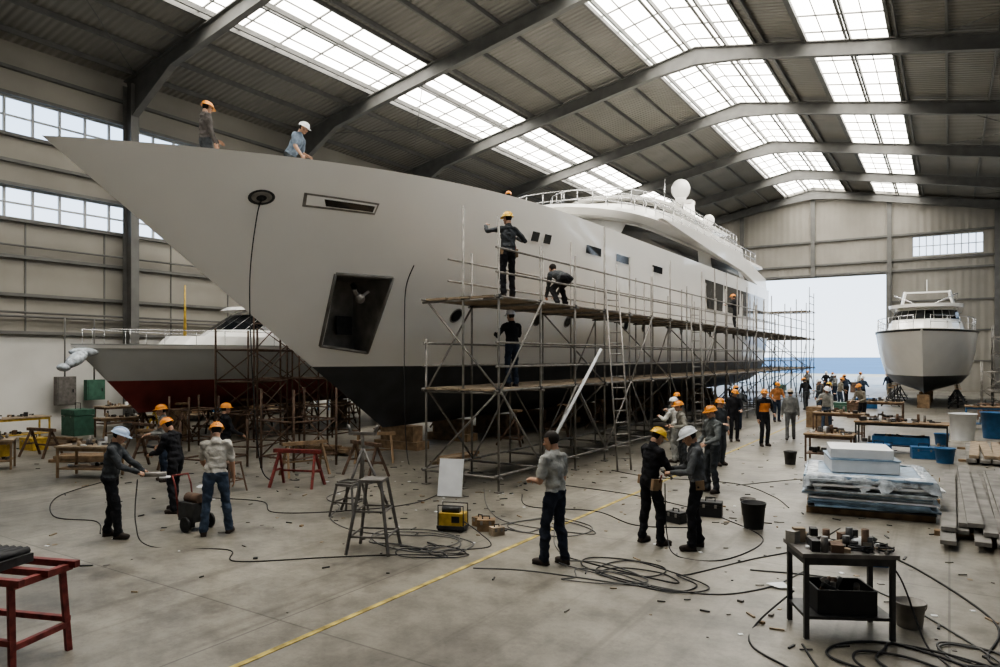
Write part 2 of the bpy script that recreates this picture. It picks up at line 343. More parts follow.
# ------------------------------------------------------------------ hulls
class Hull:
    def __init__(s,cx,ys,levels,stem,entry,zs,ztip,bul,pw=2.2,nose=.07,zb=0,sl=12.):
        s.cx=cx;s.ys=ys;s.lv=levels;s.stem=stem;s.entry=entry;s.zs=zs;s.ztip=ztip;s.bul=bul;s.pw=pw;s.nose=nose;s.zb=zb;s.sl=sl
    def B(s,z):
        L=s.lv
        if z<=L[0][0]:return L[0][1]
        for (a,p),(b,q) in zip(L,L[1:]):
            if z<=b:return p+(q-p)*(z-a)/(b-a)
        return L[-1][1]
    def b(s,Y,z):
        y0=s.stem(z);u=max(0,min(1,(Y-y0)/s.entry(z)))
        f=1-(1-u)**s.pw
        n=s.nose*min(1,math.sqrt(max(u,0)*25))*(1-u)*max(0,(z-s.lv[0][0])/(s.zs-s.lv[0][0]))**2
        aft=max(0,(Y-(s.ys-8))/8);B=s.B(z)
        return B*f*(1-.07*aft**2)+n
    def sheer(s,Y):
        y0=s.stem(s.zs);t=min(1,max(0,1-(Y-y0)/s.sl));return s.zs-(s.zs-s.ztip)*t**2
    def build(s,zlist,zboot,mtop,mbot,name,parent,NT=70,deckm=None):
        rows=[]
        ts=[(i/NT)**1.6 for i in range(NT+1)]
        for z in zlist:
            row=[]
            for t in ts:
                zz=z
                for _ in range(3):
                    y0=s.stem(zz);Y=y0+t*(s.ys-y0)
                    if z>zboot: zz=zboot+(z-zboot)*(s.sheer(Y)-zboot)/(s.zs-zboot)
                row.append((0 if t==0 else s.b(Y,zz),Y,zz))
            rows.append(row)
        top=rows[-1]
        def inner(inset,yo,dz):
            r=[];zt0=top[0][2]+dz;ys0=s.stem(zt0)+yo
            for t in ts:
                Y=ys0+t*(s.ys-.15-ys0);z=s.sheer(Y)+dz
                r.append((0 if t==0 else max(0,s.b(Y,z)-inset),Y,z))
            return r
        rows.append(inner(.12,.25,0));rows.append(inner(.16,.35,-s.bul))
        nr=len(rows);bm=bmesh.new();g={}
        for sg in(1,-1):
            for r,row in enumerate(rows):
                for i,(x,y,z) in enumerate(row): g[sg,r,i]=bm.verts.new((s.cx+sg*x,y,z))
        mats=[mtop,mbot,deckm or mtop]
        def face(vs,m):
            f=bm.faces.new(vs);f.material_index=m;f.smooth=True
        for sg in(1,-1):
            for r in range(nr-1):
                m=1 if (r<len(zlist)-1 and zlist[r]<zboot-1e-3) else 0
                for i in range(NT):
                    q=[g[sg,r,i],g[sg,r,i+1],g[sg,r+1,i+1],g[sg,r+1,i]]
                    face(q if sg>0 else q[::-1],m)
        for i in range(NT):
            face([g[1,0,i],g[-1,0,i],g[-1,0,i+1],g[1,0,i+1]],1)
            face([g[1,nr-1,i],g[1,nr-1,i+1],g[-1,nr-1,i+1],g[-1,nr-1,i]],2)
        loop=[g[1,r,NT] for r in range(nr)]+[g[-1,r,NT] for r in reversed(range(nr))]
        f=bm.faces.new(loop);f.material_index=0
        bmesh.ops.remove_doubles(bm,verts=bm.verts,dist=1e-4)
        bmesh.ops.recalc_face_normals(bm,faces=bm.faces)
        me=bpy.data.meshes.new(name);bm.to_mesh(me);bm.free()
        for m in mats:me.materials.append(m)
        o=bpy.data.objects.new(name,me);bpy.context.collection.objects.link(o);o.parent=parent
        return o
    def patch(s,mb,quad,off,m,nu=8,nv=4,sg=1,th=True):
        vs=[]
        for j in range(nv+1):
            for i in range(nu+1):
                u=i/nu;v=j/nv
                Y=(quad[0][0]*(1-u)+quad[1][0]*u)*(1-v)+(quad[3][0]*(1-u)+quad[2][0]*u)*v
                z=(quad[0][1]*(1-u)+quad[1][1]*u)*(1-v)+(quad[3][1]*(1-u)+quad[2][1]*u)*v
                vs.append((s.cx+sg*(s.b(Y,z)+off),Y-off*.4,z))
        w=nu+1
        mb.add(vs,[(j*w+i,j*w+i+1,(j+1)*w+i+1,(j+1)*w+i) for j in range(nv) for i in range(nu)],m,True)
    def disc(s,mb,Y,z,ry,rz,off,m,n=16,sg=1):
        vs=[(s.cx+sg*(s.b(Y,z)+off),Y-off*.4,z)]
        for k in range(n):
            a=2*math.pi*k/n;yy=Y+ry*math.cos(a);zz=z+rz*math.sin(a);vs.append((s.cx+sg*(s.b(yy,zz)+off),yy-off*.4,zz))
        mb.add(vs,[(0,1+k,1+(k+1)%n) for k in range(n)],m,True)
CX=-14.2
H=Hull(CX,50.,[(.7,.12),(.95,1.7),(1.3,2.8),(1.8,3.5),(2.54,3.8),(3.6,3.98),(5,4.08),(7.3,4.15)],
       lambda z:12.9+(2.54-z)*1.495,lambda z:18-(z-2.54)*.6,7.3,6.88,.6)
yacht=empty('motor_yacht',(0,0,0))
zl=[.7,.82,.95,1.1,1.3,1.55,1.8,2.15,2.54,2.9,3.3,3.7,4.1,4.5,4.9,5.3,5.7,6.1,6.5,6.9,7.3]
hull=H.build(zl,2.54,HULLW,HULLD,'hull',yacht,deckm=mat('deck_grey',(.35,.34,.32),.7))
PQ=[(12.84,3.09),(14.13,2.91),(13.82,4.85),(12.36,4.85)]
PKT=mat('anchor_pocket_steel',(.20,.19,.175),.5,.3,.3,3)
cb=MB();cb.mi(PKT)
fo=[(CX+H.b(y,z)+.5,y,z) for y,z in PQ];fi=[(CX+max(.06,.25*H.b(y,z)),y+.1,z) for y,z in PQ]
cb.add(fo+fi,[(0,1,2,3),(7,6,5,4),(0,4,5,1),(1,5,6,2),(2,6,7,3),(3,7,4,0)],PKT)
cut=cb.obj('tmp_cut',None,True)
bo=hull.modifiers.new('pocket','BOOLEAN');bo.operation='DIFFERENCE';bo.object=cut;bo.solver='EXACT'
try: bo.material_mode='TRANSFER'
except Exception: pass
bpy.context.view_layer.update();dg=bpy.context.evaluated_depsgraph_get()
nm_=bpy.data.meshes.new_from_object(hull.evaluated_get(dg));hull.modifiers.clear()
if len(nm_.polygons)>1000: hull.data=nm_
bpy.data.objects.remove(cut)
pi_=[i for i,m in enumerate(hull.data.materials) if m and m.name==PKT.name]
for p in hull.data.polygons:
    if p.material_index in pi_: p.use_smooth=False
try: hull.data.set_sharp_from_angle(angle=math.radians(38))
except Exception: pass
def outline(yf,yb,hw,nose,z,q=9,m=14,hb=None,dx=0):
    hb=hb or hw;st=[]
    for i in range(m):
        t=i/m;y=yb+(yf+nose-yb)*t;st.append((hb+(hw-hb)*min(1,t*3),y))
    for i in range(q+1):
        a=math.pi/2*i/q;st.append((hw*math.cos(a)**.8 if i<q else 0,yf+nose-nose*math.sin(a)))
    return [V3((CX+x,y,z)) for x,y in st]+[V3((CX-x,y,z)) for x,y in reversed(st[:-1])]
sp=MB()
def band(a,b,t0,t1,i0,i1,off,m):
    n=len(a)
    for lo,hi in((i0,i1),(n-1-i1,n-1-i0)):
        ra=[];rb=[]
        for k in range(lo,hi+1):
            for t,l in((t0,ra),(t1,rb)):
                p=a[k].lerp(b[k],t);q=p.copy();q.x+=off*(1 if p.x>CX else -1);q.y-=off*.6;l.append(q)
        sp.loft([ra,rb],m,False,False,False,closed=False)
a=outline(23.,46,3.4,5,7.0);b_=outline(26.,46,2.95,4,8.55)
sp.loft([a,b_],WHITEP);band(a,b_,.30,.90,8,17,.03,GLASS);band(a,b_,.35,.85,1,6,.03,GLASS)
sp.loft([outline(24.6,48.3,3.2,5,8.5),outline(24.0,48.9,3.7,5.6,8.66),outline(24.2,48.8,3.65,5.5,8.82),outline(25.5,48.3,3.2,5,8.95)],WHITEP,smooth=False)
sp.loft([outline(27.4,46,3.15,6,8.93),outline(28.2,45.5,3.2,6,9.6),outline(28.5,45.3,3.0,5.8,9.66)],WHITEP)
a=outline(30,43,2.3,4,9.6);b_=outline(31.5,43,2.0,3.5,10.35)
sp.loft([a,b_],WHITEP);band(a,b_,.2,.85,3,20,.03,GLASS)
sp.loft([outline(30.8,44.5,2.5,3.8,10.35),outline(30.6,44.7,2.6,3.9,10.45),outline(31.2,44.4,2.3,3.4,10.56)],WHITEP)
for sg in(-1,1):
    x=CX+sg*3.85
    P=[(29,8.75),(33,8.95),(42,8.9),(49,8.0),(49.4,7.3),(47.5,7.3),(43,7.9),(36,8.3)]
    sp.add([(x,y,z) for y,z in P]+[(x-sg*.25,y,z) for y,z in P],[tuple(range(8)),tuple(range(15,7,-1))]+[(i,(i+1)%8,8+(i+1)%8,8+i) for i in range(8)],WHITEP)
sp.obj('superstructure',yacht,True)
ms=MB()
for x in(-1,1): ms.bar((CX+x*1.6,40.0,10.5),(CX+x*1.1,41.2,12.0),.6,.3,WHITEP)
ms.bar((CX-1.4,41.2,12.0),(CX+1.4,41.2,12.0),.7,.2,WHITEP)
ms.sph((CX+.7,41,12.8),(.56,.56,.62),WHITEP,seg=20,rings=12);ms.cyl((CX+.7,41,12.),(CX+.7,41,12.45),.32,WHITEP,seg=14)
ms.sph((CX+1.5,44.,11.35),(.36,.36,.38),WHITEP,seg=16,rings=10);ms.cyl((CX+1.5,44.,10.5),(CX+1.5,44.,11.2),.12,WHITEP)
ms.cyl((CX-.4,41.3,12.),(CX-.4,41.3,13.6),.03,CHROME);ms.bar((CX-1.2,40.6,11.7),(CX-.1,40.6,11.7),.12,.12,WHITEP)
ms.obj('radar_mast',yacht)
rl=MB()
def rail(pts,h,n=2,r=.02,step=1):
    for j in range(1,n+1): rl.tube([p+V3((0,0,h*j/n)) for p in pts],r,CHROME)
    for p in pts[::step]: rl.cyl(p,p+V3((0,0,h)),r*.9,CHROME)
rail(outline(25.4,48.0,3.4,5,8.85)[:-1],.75,2)
rail(outline(28.6,45.0,2.95,5.6,9.6)[:-1],.8,2)
rl.obj('deck_railings',yacht)
hd_=MB()
def portlight(Y,z,ry=.15,rz=.16):
    H.disc(hd_,Y,z,ry*1.25,rz*1.25,.015,STEEL);H.disc(hd_,Y,z,ry,rz,.03,GLASS)
for Y in (16.2,19.4,20.9,24.8,26.4,29.5,31,34,35.5,38.5,40,43): portlight(Y,3.98)
for y0,y1 in((17.9,18.25),(18.5,18.85),(21,22.1),(23.4,24.6),(27,28.2)): 
    H.patch(hd_,[(y0-.05,6.2),(y1+.05,6.2),(y1+.05,6.55),(y0-.05,6.55)],.012,WHITEP);H.patch(hd_,[(y0,6.24),(y1,6.24),(y1,6.51),(y0,6.51)],.025,GLASS)
for y0,y1 in((34.5,37.5),(38,41.),(41.5,44.5),(45,48.)): H.patch(hd_,[(y0+.3,5.2),(y1,5.2),(y1,6.6),(y0-.3,6.6)],.025,GLASS)
H.patch(hd_,[(10.96,6.22),(12.64,6.24),(12.64,6.50),(10.88,6.50)],.012,STEEL);H.patch(hd_,[(11.02,6.26),(12.6,6.28),(12.6,6.46),(10.96,6.46)],.02,WHITEP);H.patch(hd_,[(11.45,6.28),(12.56,6.29),(12.56,6.42),(11.35,6.42)],.03,GLASS)
H.disc(hd_,10.1,6.3,.26,.15,.015,DARKST,20);H.disc(hd_,10.1,6.3,.2,.11,.03,STEEL,20);H.disc(hd_,10.1,6.28,.1,.06,.04,BLACK)
hd_.obj('hull_windows',yacht)
b=MB()
for i in range(4):
    pts=[]
    for k in range(5):
        y=PQ[i][0]+(PQ[(i+1)%4][0]-PQ[i][0])*k/4;z=PQ[i][1]+(PQ[(i+1)%4][1]-PQ[i][1])*k/4;pts.append((CX+H.b(y,z)+.01,y,z))
    b.tube(pts,.045,PKT)
ax=CX+1.3;b.cyl((ax-.3,13.4,4.7),(ax+.15,13.2,4.3),.07,DARKST,seg=12);b.sph((ax+.15,13.2,4.3),(.13,.13,.13),STEEL)
for s in(-1,1): b.bar((ax+.12,13.2,4.32),(ax+.2,13.2+s*.25,4.5),.1,.06,STEEL)
b.box((CX+.42,13.65,3.65),(.06,.55,.5),DARKST);b.obj('anchor',yacht)
# ------------------------------------------------------------------ hall
RX=-10.3
def rz(x): return 17.7-.19*abs(x-RX)
Y0,Y1=-12.,68.2;XL,XR=-29.,8.4
fm=bpy.data.materials.new('concrete_floor');fm.use_nodes=True;nt=fm.node_tree;bs=nt.nodes['Principled BSDF'];bs.inputs['Roughness'].default_value=.45
tc=nt.nodes.new('ShaderNodeTexCoord')
def nn(t,**k):
    n=nt.nodes.new(t)
    for a,v in k.items():
        if a in n.inputs: n.inputs[a].default_value=v
    return n
n1=nn('ShaderNodeTexNoise',Scale=.28,Detail=8.,Roughness=.65);n2=nn('ShaderNodeTexNoise',Scale=2.2,Detail=10.,Roughness=.75);n3=nn('ShaderNodeTexNoise',Scale=.9,Detail=6.,Roughness=.6);n5=nn('ShaderNodeTexNoise',Scale=26.,Detail=6.,Roughness=.8)
for n in(n1,n2,n3,n5): nt.links.new(tc.outputs['Object'],n.inputs['Vector'])
def ramp(p0,p1,c0,c1):
    r=nn('ShaderNodeValToRGB');e=r.color_ramp.elements;e[0].position=p0;e[1].position=p1;e[0].color=(*c0,1);e[1].color=(*c1,1);return r
r1=ramp(.34,.66,(.125,.115,.096),(.31,.285,.235));r2=ramp(.34,.58,(.5,.49,.48),(1,1,1));r3=ramp(.56,.68,(1,1,1),(.5,.48,.45));r5=ramp(.3,.5,(.72,.71,.7),(1,1,1))
def mul(a,b,f=1.):
    m=nn('ShaderNodeMixRGB');m.blend_type='MULTIPLY';m.inputs['Fac'].default_value=f;nt.links.new(a,m.inputs['Color1']);nt.links.new(b,m.inputs['Color2']);return m.outputs['Color']
nt.links.new(n1.outputs['Fac'],r1.inputs['Fac']);nt.links.new(n2.outputs['Fac'],r2.inputs['Fac']);nt.links.new(n3.outputs['Fac'],r3.inputs['Fac']);nt.links.new(n5.outputs['Fac'],r5.inputs['Fac'])
br=nn('ShaderNodeTexBrick',Scale=1.);br.offset=0;br.inputs['Mortar Size'].default_value=.012;br.inputs['Brick Width'].default_value=6.;br.inputs['Row Height'].default_value=5.
br.inputs['Color1'].default_value=(1,1,1,1);br.inputs['Color2'].default_value=(.88,.88,.88,1);br.inputs['Mortar'].default_value=(.4,.4,.4,1)
nt.links.new(tc.outputs['Object'],br.inputs['Vector'])
mp=nn('ShaderNodeMapping');mp.inputs['Scale'].default_value=(2.2,.06,1);nt.links.new(tc.outputs['Object'],mp.inputs['Vector'])
n4=nn('ShaderNodeTexNoise',Scale=1.,Detail=4.,Roughness=.6);nt.links.new(mp.outputs['Vector'],n4.inputs['Vector']);r4=ramp(.57,.65,(1,1,1),(.68,.67,.66));nt.links.new(n4.outputs['Fac'],r4.inputs['Fac'])
c_=mul(mul(mul(mul(mul(r1.outputs['Color'],r2.outputs['Color'],.9),r3.outputs['Color'],.8),br.outputs['Color'],.8),r4.outputs['Color'],.9),r5.outputs['Color'],.8);nt.links.new(c_,bs.inputs['Base Color'])
b=MB();b.box(((XL+XR)/2,(Y0+Y1)/2,-.1),(XR-XL+.6,Y1-Y0+.6,.2),fm);b.obj('floor')
b=MB();ym=mat('yellow_line_paint',(.36,.28,.08),.7,0,.6,5)
b.box((-5.43,20,.004),(.07,64,.006),ym);b.obj('floor_marking_line')
def corr(name,col,axis,sc,rough=.6,strength=.6):
    m=mat(name,col,rough,0,.15,.35);nt=m.node_tree;b=nt.nodes['Principled BSDF']
    tc=nt.nodes.new('ShaderNodeTexCoord');w=nt.nodes.new('ShaderNodeTexWave');w.bands_direction=axis;w.inputs['Scale'].default_value=sc
    nt.links.new(tc.outputs['Object'],w.inputs['Vector']);bp=nt.nodes.new('ShaderNodeBump');bp.inputs['Strength'].default_value=strength;bp.inputs['Distance'].default_value=.06
    nt.links.new(w.outputs['Fac'],bp.inputs['Height']);nt.links.new(bp.outputs['Normal'],b.inputs['Normal']);return m
WALL=corr('wall_cladding',(.28,.262,.228),'Z',.33,.7,.35)
WALLW=mat('wall_lower_white',(.55,.54,.51),.7,0,.1,.6)
ENDW=corr('end_wall_cladding',(.28,.262,.23),'X',.6,.7,.4)
ROOF=corr('roof_sheet',(.20,.19,.168),'Y',1.1,.6,.9)
def side_wall(name,x,sgn):
    b=MB();ym=(Y0+Y1)/2;L=Y1-Y0
    xo=x-sgn*.15
    for z0,z1,m in((0,3.7,WALLW),(3.7,7.9,WALL),(9.1,11.0,WALL),(12.4,14.6,WALL)):
        b.box((xo,ym,(z0+z1)/2),(.3,L+.6,z1-z0),m)
    for z in(3.7,5.1,6.5,7.85,9.15,10,10.95,12.45,13.4): b.bar((x+sgn*.09,Y0,z),(x+sgn*.09,Y1,z),.18,.12,FRAME)
    for y in np.arange(Y0+1.2,Y1,2.9): b.box((x+sgn*.02,y,5.8),(.03,.05,4.2),FRAME)
    for z in(4.3,4.45,6.9): b.cyl((x+sgn*.22,Y0,z),(x+sgn*.22,Y1,z),.04,FRAME)
    return b.obj(name)
side_wall('wall_left',XL,1);side_wall('wall_right',XR,-1)
MUL=mat('window_frame_white',(.45,.46,.46),.5,var=.05)
k=1
for x,sg in((XL,1),(XR,-1)):
    for z0,z1 in((7.9,9.1),(11.0,12.4)):
        b=MB();xo=x-sg*.12
        for y in np.arange(Y0,Y1,.95): b.box((xo,y,(z0+z1)/2),(.08,.09,z1-z0),MUL)
        for z in(z0+.04,(z0+z1)/2,z1-.04): b.box((xo,(Y0+Y1)/2,z),(.06,Y1-Y0,.07),MUL)
        b.obj('window_%d'%k);k+=1
b=MB();dl,dr,dh=-21.,-4.5,9.9
def zt(x):return rz(x)+.3
def wall_poly(b,y,x0,x1,z0,m):
    xs=[x0]+([RX] if x0<RX<x1 else [])+[x1]
    top=[V3((x,y,zt(x))) for x in xs];bot=[V3((x1,y,z0)),V3((x0,y,z0))]
    f=top+bot;n=len(f);g=[p+V3((0,.3,0)) for p in f]
    b.add(f+g,[tuple(reversed(range(n))),tuple(range(n,2*n))]+[(k,(k+1)%n,n+(k+1)%n,n+k) for k in range(n)],m)
wall_poly(b,Y1,XL-.3,dl,0,ENDW);wall_poly(b,Y1,dl,dr,dh,ENDW);wall_poly(b,Y1,dr,-2.6,0,ENDW);wall_poly(b,Y1,2.3,XR+.3,0,ENDW)
wall_poly(b,Y1,-2.6,2.3,12.9,ENDW);b.box((-.15,Y1+.15,5.6),(4.9,.3,11.2),ENDW)
for x in(-25,-16.5,-10.3,-4.3,3.2): b.box((x,Y1-.15,(zt(x)+(dh if dl<x<dr-.3 else 0))/2),(.35,.3,zt(x)-(dh if dl<x<dr-.3 else 0)-.1),FRAME)
for z in(10.1,11.0,13.1): b.box((RX+.5,Y1-.12,z),(36,.2,.16),FRAME)
for z in(2.5,5,7.5): b.box((2,Y1-.08,z),(12.5,.12,.12),FRAME)
b.box((dl-.1,Y1-.2,dh/2),(.3,.35,dh),FRAME);b.box((dr+.12,Y1-.2,dh/2),(.3,.35,dh),FRAME)
b.obj('wall_end')
b=MB()
for x in np.arange(-2.6,2.31,.49): b.box((x,Y1+.1,12.05),(.07,.08,1.7),MUL)
for z in(11.24,12.05,12.86): b.box((-.15,Y1+.1,z),(4.9,.06,.07),MUL)
b.obj('window_%d'%k)
b=MB();wall_poly(b,Y0-.3,XL-.3,XR+.3,0,WALL);b.obj('wall_back')
b=MB()
fy=[Y1-.5]+[59.6-8.7*i for i in range(9) if 59.6-8.7*i>Y0]
for y in fy:
    for sg,xw in((1,XL),(-1,XR)):
        b.box((xw+sg*.55,y,7.),(.6,.04,14.),FRAME)
        for xx in(.26,.84): b.box((xw+sg*xx,y,7.),(.04,.34,14.),FRAME)
        x0=xw+sg*.24;xh=xw+sg*3.5;dp0,dp1=1.5,.62
        P=[(x0,rz(x0)),(RX,rz(RX)),(RX,rz(RX)-.8),(RX-sg*2,rz(RX-sg*2)-dp1),(xh,rz(xh)-dp1),(x0+sg*.6,rz(x0)-dp0)]
        for i in range(6):
            a_=P[i];c_=P[(i+1)%6]
            if i in(0,2,3,4): b.bar((a_[0],y,a_[1]),(c_[0],y,c_[1]),.28,.05,FRAME)
        b.add([(p[0],y-.012,p[1]) for p in P]+[(p[0],y+.012,p[1]) for p in P],[(0,1,2,3,4,5),(11,10,9,8,7,6)],FRAME)
b.obj('trim_portal_frames')
b=MB()
sky=[(-23.3,-19.8),(-12.7,-7.6),(-5.5,-2.1)]
YS=0.
for x in np.arange(XL+.9,XR,1.75):
    if abs(x-RX)<.3: continue
    b.bar((x,Y0,rz(x)+.1),(x,Y1,rz(x)+.1),.09,.2,FRAME)
for s0,s1 in sky:
    for x in(s0,s1): b.bar((x,Y0,rz(x)+.2),(x,Y1,rz(x)+.2),.12,.2,FRAME)
for i in range(len(fy)-1):
    if i%2==0:
        for xa,xb in((XL+1,XL+9),(XR-9,XR-1)):
            b.cyl((xa,fy[i],rz(xa)-.1),(xb,fy[i+1],rz(xb)-.1),.02,FRAME);b.cyl((xb,fy[i],rz(xb)-.1),(xa,fy[i+1],rz(xa)-.1),.02,FRAME)
b.obj('trim_roof_purlins')
def roofstrip(b,x0,x1,m,lift=.22,th=.1,ya=Y0-.3,yb=Y1+.3):
    xs=[x0]+([RX] if x0<RX<x1 else [])+[x1]
    for a_,c_ in zip(xs,xs[1:]):
        vs=[]
        for y in(ya,yb):
            for x,dz in((a_,0),(c_,0),(c_,th),(a_,th)): vs.append((x,y,rz(x)+lift+dz))
        b.add(vs,[(0,1,2,3),(7,6,5,4),(0,4,5,1),(1,5,6,2),(2,6,7,3),(3,7,4,0)],m)
b=MB()
for x0,x1 in((XL-.3,-23.3),(-19.8,-12.7),(-7.6,-5.5),(-2.1,XR+.3)): roofstrip(b,x0,x1,ROOF)
for x0,x1 in sky: roofstrip(b,x0,x1,ROOF,yb=YS)  # added: unseen skylight bays behind the camera roofed over to darken the foreground
b.obj('ceiling')
SKY=mat('skylight_polycarbonate',(1.,.965,.89),.5,var=.08,scale=.5,emit=5.2)
for n,(s0,s1) in enumerate(sky):
    b=MB();roofstrip(b,s0,s1,SKY,.3,.03,ya=YS)
    for y in np.arange(YS,Y1,8.7/5):
        xx=[s0]+([RX] if s0<RX<s1 else [])+[s1]
        for a_,c_ in zip(xx,xx[1:]): b.bar((a_,y,rz(a_)+.26),(c_,y,rz(c_)+.26),.06,.06,FRAME)
    nb=2 if s1-s0<4 else 3
    for j in range(1,nb*2):
        x=s0+(s1-s0)*j/(nb*2); b.bar((x,YS,rz(x)+.27),(x,Y1,rz(x)+.27),.04 if j%2 else .12,.06,FRAME)
    b.obj('skylight')
# ------------------------------------------------------------------ outside
b=MB();b.box((-10,90,-.12),(260,43.,.2),mat('apron_concrete',(.4,.38,.34),.8,0,.15,.4));b.box((-100,20,-.14),(140,200,.1),mat('apron_concrete',(.4,.38,.34)));b.obj('ground_apron')
b=MB();b.add([(-300,111,-.1),(300,111,-.1),(300,185,-1.2),(-300,185,-1.2)],[(0,1,2,3)],mat('beach_sand',(.5,.42,.3),.9,0,.2,.3));b.obj('ground_beach')
b=MB();b.add([(-4000,180,-1.1),(4000,180,-1.1),(4000,9000,-1.1),(-4000,9000,-1.1)],[(0,1,2,3)],mat('sea_water',(.02,.11,.22),.5,0,.2,.02,.4,.5,spec=.2));b.obj('sea')
# ------------------------------------------------------------------ scaffold
def scaffold(name,ys,xa,xb,ztop,lifts,M=STEEL,brace=True,skip=None,r=.026,mid=None):
    b=MB()
    for i,y in enumerate(ys):
        for j,x in enumerate((xa,xb)+((mid,) if mid and i%3==0 else ())):
            zt_=ztop+random.choice((-.5,-.1,0,.2,.5))
            if skip and skip(x,y): zt_=skip(x,y)
            b.cyl((x,y,.03),(x,y,zt_),r,M);b.box((x,y,.015),(.15,.15,.03),M)
            for z in lifts: 
                if z<zt_: b.box((x,y,z),(.08,.08,.08),DARKST)
        for z in [.35]+lifts: b.cyl((xa-.1,y,z-.05),(xb+.1,y,z-.05),r,M)
        if i%3==0: b.cyl((xa,y,.35),(xb,y,lifts[0]),r*.9,M);b.cyl((xb,y,lifts[0]),(xa,y,lifts[-1]),r*.9,M)
    for x in(xa,xb):
        for z in [.35]+lifts: b.cyl((x,ys[0]-.15,z),(x,ys[-1]+.15,z),r,M)
        for z in lifts:
            for dz in(.5,1.0): b.cyl((x,ys[0]-.1+(.9 if (z>3 and x==xa and skip) else 0),z+dz),(x,ys[-1]+.1,z+dz),r*.9,M)
        if brace:
            for i in range(0,len(ys)-1):
                a_,c_=(ys[i],ys[i+1]) if i%2 else (ys[i+1],ys[i])
                if i%2==0 or i<4: b.cyl((x+.04,a_,.35),(x+.04,c_,lifts[0]),r*.9,M)
                if i%4==0 and len(lifts)>1: b.cyl((x+.04,c_,lifts[0]),(x+.04,a_,lifts[1]),r*.9,M)
    n=int(abs(xa-xb)/.3)
    for z in lifts:
        for y0,y1 in zip(ys,ys[1:]):
            for j in range(n):
                x=min(xa,xb)+.16+j*.3
                b.box((x,(y0+y1)/2+random.uniform(-.04,.04),z+.01),(.27,y1-y0+.1,.045),BOARD)
    return b.obj(name)
ys=[12.1+1.75*i for i in range(22)]
scaffold('tube_scaffold',ys,-9.7,-7.8,5.8,[2.1,4.05],skip=lambda x,y:3.2 if (y<12.5 and x<-9) else None,mid=-8.7)
scaffold('tube_scaffold',[50.7,52.5],-13.5,-7.9,7.0,[2.1,4.05,5.9])
def ladder(p0,p1,w,side,name='ladder',m=STEEL):
    b=MB();p0=V3(p0);p1=V3(p1);s=V3(side).normalized()*w/2
    for q in(-1,1): b.cyl(p0+s*q,p1+s*q,.025,m)
    n=int((p1-p0).length/.3)
    for i in range(1,n): p=p0.lerp(p1,i/n);b.cyl(p-s,p+s,.016,m)
    return b.obj(name)
ladder((-6.75,16.2,0),(-7.6,17.4,4.6),.42,(.5,.9,0))
ladder((-7.2,24,0),(-7.65,24.8,4.6),.42,(.5,.9,0))
b=MB();b.cyl((-7.7,13.6,.36),(-7.7,16.9,3.0),.04,WHITEB,seg=10);b.obj('plastic_pipe')
b=MB()
for y in np.arange(16.5,49,2.6):
    b.box((CX,y,.35),(1.3,.45,.7),TIMB);b.box((CX,y,.12),(1.7,.6,.24),TIMB)
b.obj('keel_blocks')
def shore(x,y,ztop,m=RUST,w=.9):
    b=MB()
    for dx,dy in((-.5,-.5),(.5,-.5),(0,.5)):
        b.cyl((x+dx*w,y+dy*w,0.02),(x,y,ztop*.75),.035,m)
    b.cyl((x-.5*w,y-.5*w,.25),(x+.5*w,y-.5*w,.25),.025,m);b.cyl((x+.5*w,y-.5*w,.25),(x,y+.5*w,.25),.025,m);b.cyl((x-.5*w,y-.5*w,.25),(x,y+.5*w,.25),.025,m)
    b.cyl((x,y,ztop*.3),(x,y,ztop-.03),.03,m);b.box((x,y,ztop-.03),(.3,.3,.06),TIMB)
    return b.obj('boat_jack_stand')
for y in np.arange(19,48,3.2):
    for sg in(1,-1): shore(CX+sg*2.6,y,1.12)
def frame_tower(x,y,w,d,h,name='shoring_frame',m=RUST,rot=0):
    b=MB();R=rotz(rot);c=V3((x,y,0))
    P=[c+R@V3((sx*w/2,sy*d/2,0)) for sx,sy in((-1,-1),(1,-1),(1,1),(-1,1))]
    for p in P: b.cyl(p,p+V3((0,0,h)),.03,m)
    z=.3
    k=0
    while z<h:
        for i in range(4): b.cyl(P[i]+V3((0,0,z)),P[(i+1)%4]+V3((0,0,z)),.022,m)
        if z+.9<h:
            for i in range(4): b.cyl(P[(i+k)%4]+V3((0,0,z)),P[(i+k+1)%4]+V3((0,0,z+.9)),.018,m)
        z+=.9;k+=1
    return b.obj(name)
frame_tower(-14.0,12.3,1.2,1.4,2.0);frame_tower(-17.0,13.2,1.3,1.6,3.6,rot=20);frame_tower(-18.6,15.8,1.3,1.6,4.4);frame_tower(-15.5,10.9,1.,1.2,1.2,rot=10);frame_tower(-17.4,16.6,1.2,1.6,3.3,rot=5);frame_tower(-19.5,13.0,1.,1.,1.6)
def sawhorse(x,y,rot,m=RED,L=1.1,h=.8):
    b=MB();R=rotz(rot);c=V3((x,y,0));T=lambda a,b_,z:c+R@V3((a,b_,z))
    b.bar(T(-L/2,0,h-.04),T(L/2,0,h-.04),.1,.08,m)
    for a in(-1,1):
        for s in(-1,1): b.bar(T(a*L*.38,0,h-.06),T(a*L*.45,s*.3,0.0),.05,.05,m)
        b.bar(T(a*L*.42,-.17,.35),T(a*L*.42,.17,.35),.04,.04,m)
    b.bar(T(-L*.42,.2,.3),T(L*.42,.2,.3),.04,.04,m)
    return b.obj('sawhorse')
for a_ in((-11.9,10.4,20,RED),(-11.6,12.2,-10,RUST),(-12.9,13.9,40,TIMB),(-17.0,10.2,10,RUST),(-20.5,12.0,0,RUST),(-18.5,11.2,30,TIMB),(-21.5,9.6,10,RUST),(-24.8,9.0,15,YEL),(-22.9,12.6,60,TIMB),(-25.4,15.6,10,YEL),(-12.9,11.5,70,TIMB)):
    sawhorse(*a_)
